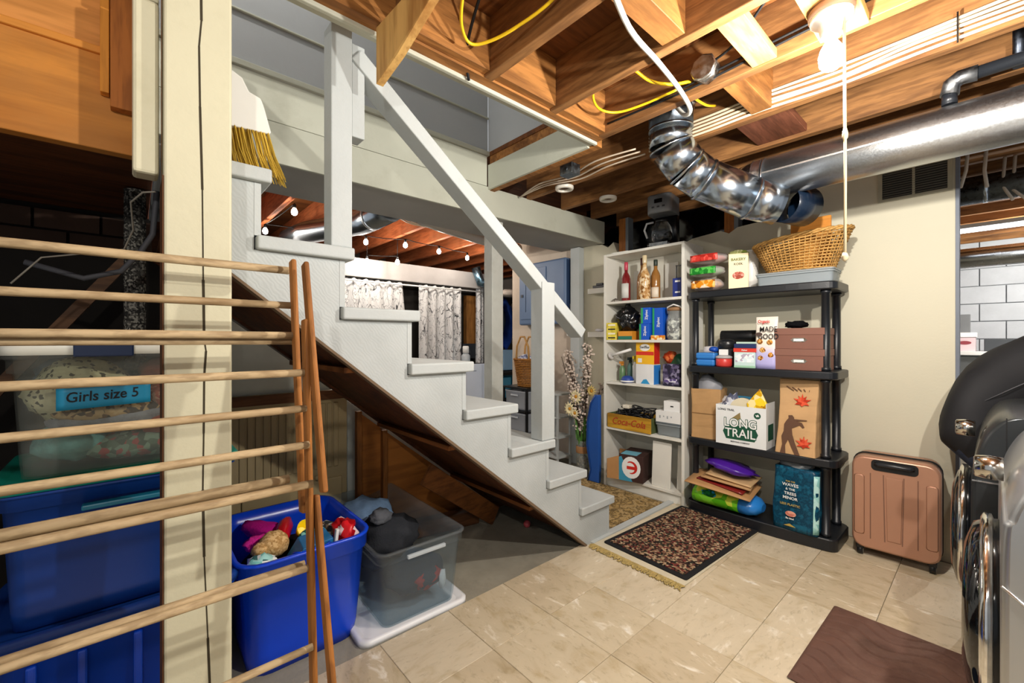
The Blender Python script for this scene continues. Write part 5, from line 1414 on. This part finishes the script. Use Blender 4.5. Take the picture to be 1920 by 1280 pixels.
# small white shelf and wall ledges
sh = thing('white_stand', 'small white slatted stand on the floor left of the vase', 'stand', (3.10, 2.83, -.011))
for y in (-.10, .085):
    for x in (-.09, .09): obj('leg', MB().box(x - .01, x + .01, y, y + .018, 0, .68), M_STAIR, sh, bevel=.002)
for z in (.08, .27, .46, .68): obj('shelf', MB().box(-.105, .105, -.105, .108, z + .0005, z + .018), M_STAIR, sh, bevel=.002)
for z, it in ((1.63, 'upper'), (1.225, 'lower')):
    lg = thing('wall_ledge', 'little white wall ledge left of the bookcase, the %s one' % it, 'ledge', (3.31, 2.44, z), group='white wall ledges')
    obj('box', MB().box(-.10, -.001, -.11, .10, 0, .05), M_SHELFW, lg, bevel=.003)
    obj('backing', MB().box(-.006, -.001, -.12, .11, .05, .25), M_WALL, lg)
one('model_car', MB().box(-.03, .03, -.07, .07, 0, .025).box(-.025, .025, -.04, .035, .025, .045), plastic('#23242c', .4), 'small dark object lying on the upper wall ledge', 'toy', loc=(3.25, 2.42, 1.6805), bevel=.004)
one('ledge_trinket', MB().blob((0, 0, .015), (.02, .05, .015), .3, 4, 2, 2, flat=-.015), plastic('#d8d6dc', .4), 'small white object lying on the lower wall ledge', 'trinket', loc=(3.25, 2.43, 1.2755))

# electrical panel
ep = thing('electric_panel', 'blue grey electrical panel box mounted on the wall', 'electrical panel', (3.31, 3.14, 1.36))
M_EP = paint('#5d7597', .45, var=.05)
obj('cabinet', MB().box(-.12, -.001, -.34, .34, 0, .66), M_EP, ep, bevel=.02, seg=3)
dr = obj('door', MB().box(-.128, -.1205, -.08, .30, .06, .60), M_EP, ep, bevel=.004)
obj('latch', MB().box(-.136, -.129, .26, .29, .30, .33), plastic('#27303c', .4), dr)
obj('frame_line', MB().tube([(-.129, .22, .14), (-.129, .22, .52), (-.129, .0, .52)], .003, 6), plastic('#3d4f68', .5), dr)
obj('dark_side', MB().box(-.1, -.01, -.3435, -.3405, .02, .64), plastic('#2c4060', .4), ep)
one('door_stop', MB().box(3.255, 3.309, 2.795, 2.84, 1.24, 1.56), M_WHITE, 'white strip hanging below the electrical panel', 'strip', bevel=.003)
one('coat_hook', MB().tube([(3.309, 2.62, 1.14), (3.25, 2.62, 1.135), (3.24, 2.62, 1.15)], .006, 8), M_BLACK, 'small black hook on the white stud', 'hook')

# drawer tower with basket
dt = thing('drawer_tower', 'black framed plastic drawer tower below the electrical panel', 'drawers', (3.13, 3.32, -.012))
for z in (0, .23, .46, .70): obj('frame_shelf', MB().box(-.15, .15, -.19, .19, z, z + .022), M_BLK, dt, bevel=.006)
for x in (-.14, .14):
    for y in (-.18, .18): obj('frame_post', MB().box(x - .01, x + .01, y - .01, y + .01, .0225, .6995), M_BLK, dt)
for z in (.025, .255, .485):
    d_ = obj('drawer', tote_mb(.26, .33, .195, .01, .02, rim=.004, band=.02), clear('#c9ced6', .3, .55), dt); d_.location = (-.01, 0, z)
    obj('pull', MB().box(-.148, -.135, -.05, .05, .145, .16), clear('#dfe4ea', .2, .7), d_)
one('drawer_contents', MB().blob((0, 0, 0), (.09, .12, .07), .3, 2, 3), fabric('#d2d0d2'), 'white cloth in the top clear drawer', 'cloth', loc=(3.11, 3.32, .57))
wb2 = thing('tall_basket', 'tall brown wicker basket with two handles on the drawer tower', 'basket', (3.11, 3.27, .711))
M_WB = wood('#a8702f', '#6f4318', 'y', scale=22, stretch=3)
basket(wb2, .075, .10, .11, .15, .27, 16, 40, 0, M_WB, .007)
for x in (-.06, .06):
    obj('handle', MB().tube([(x, .10, .27), (x, .085, .42), (x, .03, .52), (x, -.03, .52), (x, -.085, .42), (x, -.10, .27)], .010, 8), wood('#c99a5c', '#9a6f38', 'z'), wb2)
one('floral_cloth', MB().blob((0, 0, 0), (.075, .10, .07), .3, 2.4, 13), speckle(['#c9ccd8', '#8d94b4', '#e4e6ee', '#6a7090'], 60), 'white and blue floral cloth in the tall wicker basket', 'cloth', loc=(3.11, 3.28, .98))

# ================================================================ BACK ROOM
t_ = NT('branch_print')
v_ = t_.coords((1, 1, .55))
n1 = t_.noise(v_, 7, 2, .5, 1.0)
n2 = t_.noise(v_, 19, 2, .5, .6)
f1 = t_.ramp(n1, [(.484, (0, 0, 0, 1)), (.497, (1, 1, 1, 1)), (.503, (1, 1, 1, 1)), (.516, (0, 0, 0, 1))])
f2 = t_.ramp(n2, [(.480, (0, 0, 0, 1)), (.496, (.7, .7, .7, 1)), (.504, (.7, .7, .7, 1)), (.520, (0, 0, 0, 1))])
t_.col(t_.mix(f2, t_.mix(f1, hx('#d9d9d9'), hx('#2c2e34')), hx('#4a4d55')))
t_.set(.9, 0, .1)
M_CURT = t_.m
def curtain(label, x0, x1, ztop, zbot, flare=0, folds=5):
    def fn(u, v):
        x = x0 + (x1 - x0) * u + flare * (1 - v) * u
        return (x, 4.60 + .035 * math.sin(u * folds * 2 * math.pi) * (.6 + .4 * (1 - v)), zbot + (ztop - zbot) * v + .012 * abs(math.sin(u * folds * 2 * math.pi)) * v)
    return one('curtain', MB().grid(fn, folds * 10, 14), M_CURT, label, 'curtain', 'branch patterned curtains', solid=.003)
curtain('white curtain with black branch print, left of the dark gap', 1.55, 2.36, 1.86, .30, .16, 6)
curtain('white curtain with black branch print, in the middle', 2.58, 3.20, 1.86, .30, 0, 5)
curtain('grey branch print curtain at the right beside the mini fridge', 3.44, 3.66, 1.90, .30, 0, 3)
one('curtain_rod', MB().tube([(1.3, 4.548, 1.84), (3.72, 4.548, 1.84)], .010, 10), M_WHITE, 'white curtain rod below the pale beam', 'curtain rod')
fg = thing('mini_fridge', 'white mini fridge before the patterned curtains', 'fridge', (3.185, 4.38, -.012))
obj('cabinet', MB().box(-.195, .195, -.05, .15, 0, .915), M_BLK, fg, bevel=.008)
obj('door', MB().box(-.19, .19, -.085, -.052, .05, .91), plastic('#d4dbe8', .35), fg, bevel=.008)
obj('badge', MB().box(-.03, .03, -.087, -.0853, .82, .83), metal('#8d939c', .3), fg)
cb_ = thing('cleaner_bottle', 'white bottle standing on the mini fridge', 'bottle', (3.10, 4.36, .9035))
obj('body', MB().lathe([(.05, 0), (.055, .01), (.055, .10), (.03, .13)], 18), clear('#d8e0e4', .2, .6), cb_)
obj('cap', MB().lathe([(.04, .131), (.04, .21), (.03, .22)], 16), M_WHITE, cb_)
one('wooden_cabinet', MB().box(3.36, 3.60, 4.70, 4.78, 1.0, 1.80), wood('#9a6a34', '#6b4219', 'z'), 'brown wooden cupboard behind the gap in the curtains', 'cupboard', bevel=.004)
one('dark_shelf_items', MB().box(3.25, 3.55, 4.63, 4.69, .95, 1.15), plastic('#23262c', .5), 'dark appliance behind the mini fridge', 'appliance', bevel=.01)
cr2 = thing('clothes_rack', 'black wire rack behind the post with hanging clothes', 'clothes rack', (3.72, 4.25, -.012))
for x in (-.30, .30):
    for y in (-.15, .15): obj('upright', MB().tube([(x, y, 0), (x, y, 1.95)], .012, 8), M_BLK, cr2)
for z in (.08, .45, .80, 1.75): 
    obj('wire_shelf', MB().box(-.30, .30, -.15, .15, z, z + .012), M_BLK, cr2)
HC = [('#1f2a36', -.24, .50, 'dark charcoal coat on the wire rack'), ('#1c3c8c', -.10, .62, 'royal blue coat on the wire rack'), ('#b8a8a0', .06, .55, 'beige patterned shirt on the wire rack'), ('#4d3a34', .18, .60, 'brown jacket on the wire rack')]
for i, (c, x, h, lb_) in enumerate(HC):
    one('hanging_coat', MB().blob((0, 0, 0), (.065, .13, h / 2), .22, 2.2, 80 + i), fabric(c), lb_, 'coat', 'coats on the wire rack', loc=(3.72 + x, 4.20, 1.70 - h / 2))
for i, (c, x, z) in enumerate((('#2a86a8', -.18, .462), ('#3a9cb8', .05, .462), ('#8ab4d8', -.15, .812), ('#1c4a6a', -.1, .092))):
    one('storage_crate', MB().box(-.10, .10, -.12, .12, 0, .26), plastic(c, .4), ['teal bin on the left of the wire rack middle shelf', 'light teal bin on the right of the wire rack middle shelf', 'pale blue bin under the hanging coats', 'dark blue bin on the lowest wire rack shelf'][i], 'bin', 'bins on the wire rack', loc=(3.72 + x, 4.23, z), bevel=.012)
one('white_fur_hat', MB().blob((0, 0, .05), (.16, .12, .06), .2, 3, 95, flat=-.05), fabric('#d9cfc4'), 'cream folded bedding on top of the wire rack', 'bedding', loc=(3.70, 4.22, 1.7505))
# ducts and string lights of the back room
bd = thing('back_duct', 'galvanised duct crossing the back room behind the girder', 'duct', (1.45, 3.0, 2.19))
obj('pipe', MB().tube([(0, 0, 0), (0, .5, 0), (-.25, 1.2, 0), (-.3, 1.6, 0)], .10, 24), M_GALV, bd)
obj('joint', MB().tube([(-.003, .30, 0), (-.003, .33, 0)], .104, 24), M_GALV2, bd)
one('white_drain', MB().tube([(1.72, 3.02, 2.17), (1.95, 3.15, 2.185), (2.5, 3.35, 2.20), (3.2, 3.5, 2.21)], .055, 18), plastic('#d8d2c8', .35), 'thick white drain pipe behind the girder', 'pipe')
one('flex_duct', MB().tube([(3.36, 4.50, 2.15), (3.42, 4.48, 1.96), (3.55, 4.46, 1.94), (3.75, 4.46, 2.02)], .06, 16), metal('#7fa0b4', .35), 'crinkled bluish flexible duct above the right curtain', 'duct')
SB = [(.934, 3.591, 2.20), (.90, 4.40, 2.20), (1.398, 4.189, 2.20), (1.764, 4.217, 2.20), (2.132, 4.084, 2.20), (2.567, 4.127, 2.20), (3.022, 4.219, 2.20), (1.87, 4.44, 2.05), (2.14, 4.28, 2.05)]
SBL = ['alone nearest the stairs', 'beside the riser of the top treads', 'left of the tall newel', 'below the back duct', 'second along the upper row', 'third along the upper row', 'at the right end of the row', 'low over the left curtain', 'low over the curtain gap']
sm = None
for i, (x, y, z) in enumerate(SB):
    t = thing('string_bulb', 'small glowing string light bulb in the back room, ' + SBL[i], 'string light', (x, y, z), group='string lights of the back room')
    if i > 6: obj('cord', MB().tube([(0, 0, .05), (0, 0, .25)], .003, 6), M_BLACK, t)
    obj('holder', MB().lathe([(.012, .02), (.013, .045), (.008, .055)], 12), M_BLK, t)
    obj('globe', MB().lathe([(.010, .02), (.02, .005), (.023, -.012), (.018, -.03), (.004, -.038)], 14), emit('#fff0dc', 30), t)
    l_ = bpy.data.lights.new('string_glow', 'POINT'); l_.energy = STRING_BULB_POWER * (1 if i < 7 else .3); l_.color = (1, .90, .78); l_.shadow_soft_size = .025
    lo = bpy.data.objects.new('string_glow', l_); C.objects.link(lo); lo.parent = t; lo.location = (0, 0, -.07)
pts = [(x, y, z + .055) for x, y, z in SB[:7]]
q = []
for a, b in zip(pts[:-1], pts[1:]):
    for k in range(6):
        u = k / 6; p = Vector(a).lerp(Vector(b), u); p.z -= .0 - .012 * math.sin(math.pi * u) * -1; q.append(p)
q.append(Vector(pts[-1]))
one('light_wire', MB().tube(q, .004, 6), M_BLACK, 'black wire joining the string light bulbs', 'wire')
one('light_wire', MB().tube([(SB[7][0], SB[7][1], 2.105), (2.0, 4.36, 2.10), (SB[8][0], SB[8][1], 2.105)], .004, 6), M_BLACK, 'black wire joining the two low string light bulbs', 'wire')
for i in range(3):
    cable('room_cable', [(1.2 + .06*i, 3.0, 2.288), (1.75 + .05*i, 3.5, 2.288), (2.1 + .1*i, 3.6, 2.288), (2.6 + .1*i, 3.1, 2.288)], .006, M_CREAMCAB, 'cream cable curving under the back room joists, %s' % ('left one', 'middle one', 'right one')[i], group='cream cables of the back room')

# ================================================================ LAUNDRY MACHINES
def machine(name, label, x0, x1, prof, m, door_m, ring_m, loc, door_z, door_r, bulge, yf):
    t = thing(name, label, name, loc)
    cx = (x1 - x0) / 2
    pv = [Vector((0, *p)) for p in prof]; pr_ = [prof[0], prof[1]]
    for i in range(1, len(pv) - 2):
        p0, p1, p2, p3 = pv[i-1] if i > 1 else pv[i], pv[i], pv[i+1], pv[i+2] if i < len(pv) - 3 else pv[i+1]
        for k in range(1, 7):
            u = k / 6; q = .5*((2*p1) + (p2-p0)*u + (2*p0-5*p1+4*p2-p3)*u*u + (3*p1-p0-3*p2+p3)*u**3); pr_.append((q.y, q.z))
    pr_.append(prof[-1]); prof = pr_
    def sect(x, inset=0):
        return [(x, y if y < -.5 else y - inset, z) for y, z in prof]
    obj('cabinet', MB().loft([sect(-cx, .012), sect(-cx + .012), sect(cx - .012), sect(cx, .012)], True, True, True), m, t)
    d_ = obj('door', MB().lathe([(door_r, yf + .001), (door_r, yf + .02), (door_r * .93, yf + bulge * .75), (door_r * .7, yf + bulge), (.001, yf + bulge)], 40, (0, 0, door_z), 'y'), door_m, t)
    obj('door_ring', MB().lathe([(door_r * 1.0, yf + .012), (door_r * 1.05, yf + .016), (door_r * 1.05, yf + .030), (door_r * 1.0, yf + .036)], 40, (0, 0, door_z), 'y'), ring_m, d_)
    k_ = obj('knob', MB().lathe([(.030, yf - .005), (.032, yf + .02), (.028, yf + .045), (.022, yf + .048)], 24, (0, 0, .875), 'y'), metal('#c9c7c0', .15), t)
    return t
M_DG = paint('#3f4244', .3, .7, var=.05, bump=.02, spec=.6)
dp_ = [(-.72, 0), (.035, 0), (.045, .20), (.048, .70), (.040, .80), (.022, .88), (-.004, .935), (-.035, .962), (-.08, .972), (-.72, .972)]
dy = machine('dryer', 'dark grey front loading dryer at the right', 2.05, 2.735, dp_, M_DG, plastic('#15171a', .08, .8), metal('#d3d2ce', .12), (2.392, 0, -.0115), .50, .22, .055, .048)
obj('console_seam', MB().box(-.3436, -.3426, -.031, -.028, .60, .965), M_BLACK, dy)
obj('panel_seam', MB().box(-.345, -.3428, -.03, .045, .752, .757), metal('#c4c6c8', .2), dy)
wp_ = [(-.72, 0), (-.020, 0), (-.012, .20), (-.012, .76), (-.022, .84), (-.042, .90), (-.07, .945), (-.11, .968), (-.15, .972), (-.72, .972)]
ws_ = machine('washer', 'silver front loading washer at the right edge', 1.35, 2.03, wp_, paint('#b9bcbe', .28, .75, var=.03, bump=.01, spec=.6), plastic('#0e1013', .06, .8), metal('#d6d6d4', .12), (1.69, 0, -.0115), .50, .235, .065, -.014)
obj('panel_seam', MB().tube([(-.341, -.012, .70), (-.342, -.06, .66), (-.342, -.12, .655), (-.342, -.6, .655)], .003, 6), metal('#eceef0', .2), ws_)

# person bending over behind the dryer
def person():
    t = thing('person', 'person in black top and jeans bending over behind the dryer', 'person', (3.06, 0, -.012))
    J = {  # joint: (position, radius)
        'pelvis': ((0, .125, .875), .19), 'waist': ((-.005, .0, .995), .165), 'chest': ((-.01, -.15, 1.11), .175), 'collar': ((-.01, -.30, 1.22), .11),
        'neck': ((-.01, -.43, 1.28), .055), 'skull': ((-.01, -.50, 1.31), .085), 'crown': ((-.01, -.57, 1.33), .07),
        'sh_l': ((.17, -.33, 1.20), .07), 'el_l': ((.22, -.44, .98), .048), 'wr_l': ((.14, -.58, .86), .032), 'ha_l': ((.12, -.65, .84), .036),
        'sh_r': ((-.19, -.33, 1.20), .07), 'el_r': ((-.24, -.46, 1.02), .048), 'wr_r': ((-.22, -.60, 1.0), .032), 'ha_r': ((-.21, -.67, .99), .036),
        'hp_l': ((.09, .07, .78), .125), 'kn_l': ((.10, -.14, .48), .07), 'an_l': ((.10, -.07, .09), .042), 'to_l': ((.10, -.20, .035), .034),
        'hp_r': ((-.09, .07, .78), .125), 'kn_r': ((-.10, -.14, .48), .07), 'an_r': ((-.10, -.07, .09), .042), 'to_r': ((-.10, -.20, .035), .034)}
    E_ = [('pelvis', 'waist'), ('waist', 'chest'), ('chest', 'collar'), ('collar', 'neck'), ('neck', 'skull'), ('skull', 'crown')]
    for s in 'lr':
        E_ += [('chest', 'sh_' + s), ('sh_' + s, 'el_' + s), ('el_' + s, 'wr_' + s), ('wr_' + s, 'ha_' + s), ('pelvis', 'hp_' + s), ('hp_' + s, 'kn_' + s), ('kn_' + s, 'an_' + s), ('an_' + s, 'to_' + s)]
    # fingers
    for s, sg in (('l', 1), ('r', -1)):
        hx_, hy_, hz_ = J['ha_' + s][0]
        for k in range(5):
            dx = (-.028 + .018 * k) if k < 4 else .04 * -sg
            ln = (.07, .078, .074, .06, .045)[k]
            J['f%s%d' % (s, k)] = ((hx_ + dx, hy_ - ln * .55, hz_ - .012), .009)
            J['g%s%d' % (s, k)] = ((hx_ + dx * 1.1, hy_ - ln, hz_ - .035), .008)
            E_ += [('ha_' + s, 'f%s%d' % (s, k)), ('f%s%d' % (s, k), 'g%s%d' % (s, k))]
    names = list(J); ix = {n: i for i, n in enumerate(names)}
    me = bpy.data.meshes.new('figure')
    me.from_pydata([J[n][0] for n in names], [(ix[a], ix[b]) for a, b in E_], [])
    o = bpy.data.objects.new('figure', me); C.objects.link(o)
    sk = o.modifiers.new('skin', 'SKIN'); ss = o.modifiers.new('sub', 'SUBSURF'); ss.levels = 2; ss.render_levels = 2
    for i, n in enumerate(names):
        v = me.skin_vertices[0].data[i]; r = J[n][1]; v.radius = (r, r); v.use_root = (n == 'pelvis')
    dg = bpy.context.evaluated_depsgraph_get()
    bm_ = bpy.data.meshes.new_from_object(o.evaluated_get(dg))
    bpy.data.objects.remove(o)
    bm_.materials.clear()
    for m in (paint('#17171a', .75, var=.1, bump=.1, bs=20), fabric('#3d4558'), paint('#c58f73', .6), paint('#e4e2de', .6)):
        bm_.materials.append(m)
    for p in bm_.polygons:
        c = p.center; p.use_smooth = True
        if c.y < -.40 and c.z > 1.20 and abs(c.x) < .12: p.material_index = 2
        elif c.y < -.60: p.material_index = 2
        elif c.z < .69: p.material_index = 1
        else: p.material_index = 0
        if c.z < .08: p.material_index = 3
    b = bpy.data.objects.new('body', bm_); C.objects.link(b); b.parent = t
    obj('hair', MB().blob((-.01, -.53, 1.375), (.085, .10, .06), .1, 3, 5), fabric('#2b1d14'), t)
    obj('nose', MB().blob((-.01, -.60, 1.27), (.014, .018, .02), .05, 1, 2, 2), paint('#c58f73', .6), t)
    for s in (-1, 1): obj('eye', MB().blob((-.01 + .03 * s, -.615, 1.30), (.011, .008, .008), 0, 1, 2, 2), M_WHITE, t)
    for s in (-1, 1): obj('ear', MB().blob((-.01 + .085 * s, -.50, 1.31), (.01, .022, .03), .1, 1, 2, 2), paint('#c58f73', .6), t)
    obj('side_seam', MB().tube([(-.175, .03, .93), (-.172, -.06, 1.0), (-.175, -.14, 1.06)], .0025, 6), paint('#4a4a4e', .7), t)
    return t
person()
# laundry clutter by the block wall
lsx = thing('laundry_table', 'white table against the block wall of the laundry room', 'table', (6.9, .0, -.012))
obj('top', MB().box(-.28, .28, -.9, .9, 1.05, 1.09), M_WHITE, lsx, bevel=.004)
for x in (-.24, .24):
    for y in (-.85, .85): obj('leg', MB().box(x - .02, x + .02, y - .02, y + .02, 0, 1.0495), M_WHITE, lsx)
lc = thing('paper_carton', 'white and pink lidded carton on the laundry table', 'box', (6.85, .22, 1.0785))
obj('carton', MB().box(-.14, .14, -.10, .10, 0, .01 + .14), plastic('#d9c2c6', .5), lc)
obj('lid', MB().box(-.15, .15, -.11, .11, .1505, .20), M_WHITE, lc, bevel=.003)
obj('red_oval', MB().prism(oval(-.02, .09, .05, .02), -.1412, -.1402, 'yz'), paint('#8d3a44', .6), lc)
one('upright_gadget', MB().box(-.02, .02, -.04, .04, 0, .20), paint('#6f7274', .6), 'grey upright gadget standing on the lidded carton', 'gadget', loc=(6.85, .20, 1.279), bevel=.004)
one('dark_case', MB().box(-.1, .1, -.22, .22, 0, .13), paint('#3c4044', .6), 'dark flat case on the laundry table', 'case', loc=(6.85, -.16, 1.0785), bevel=.006)
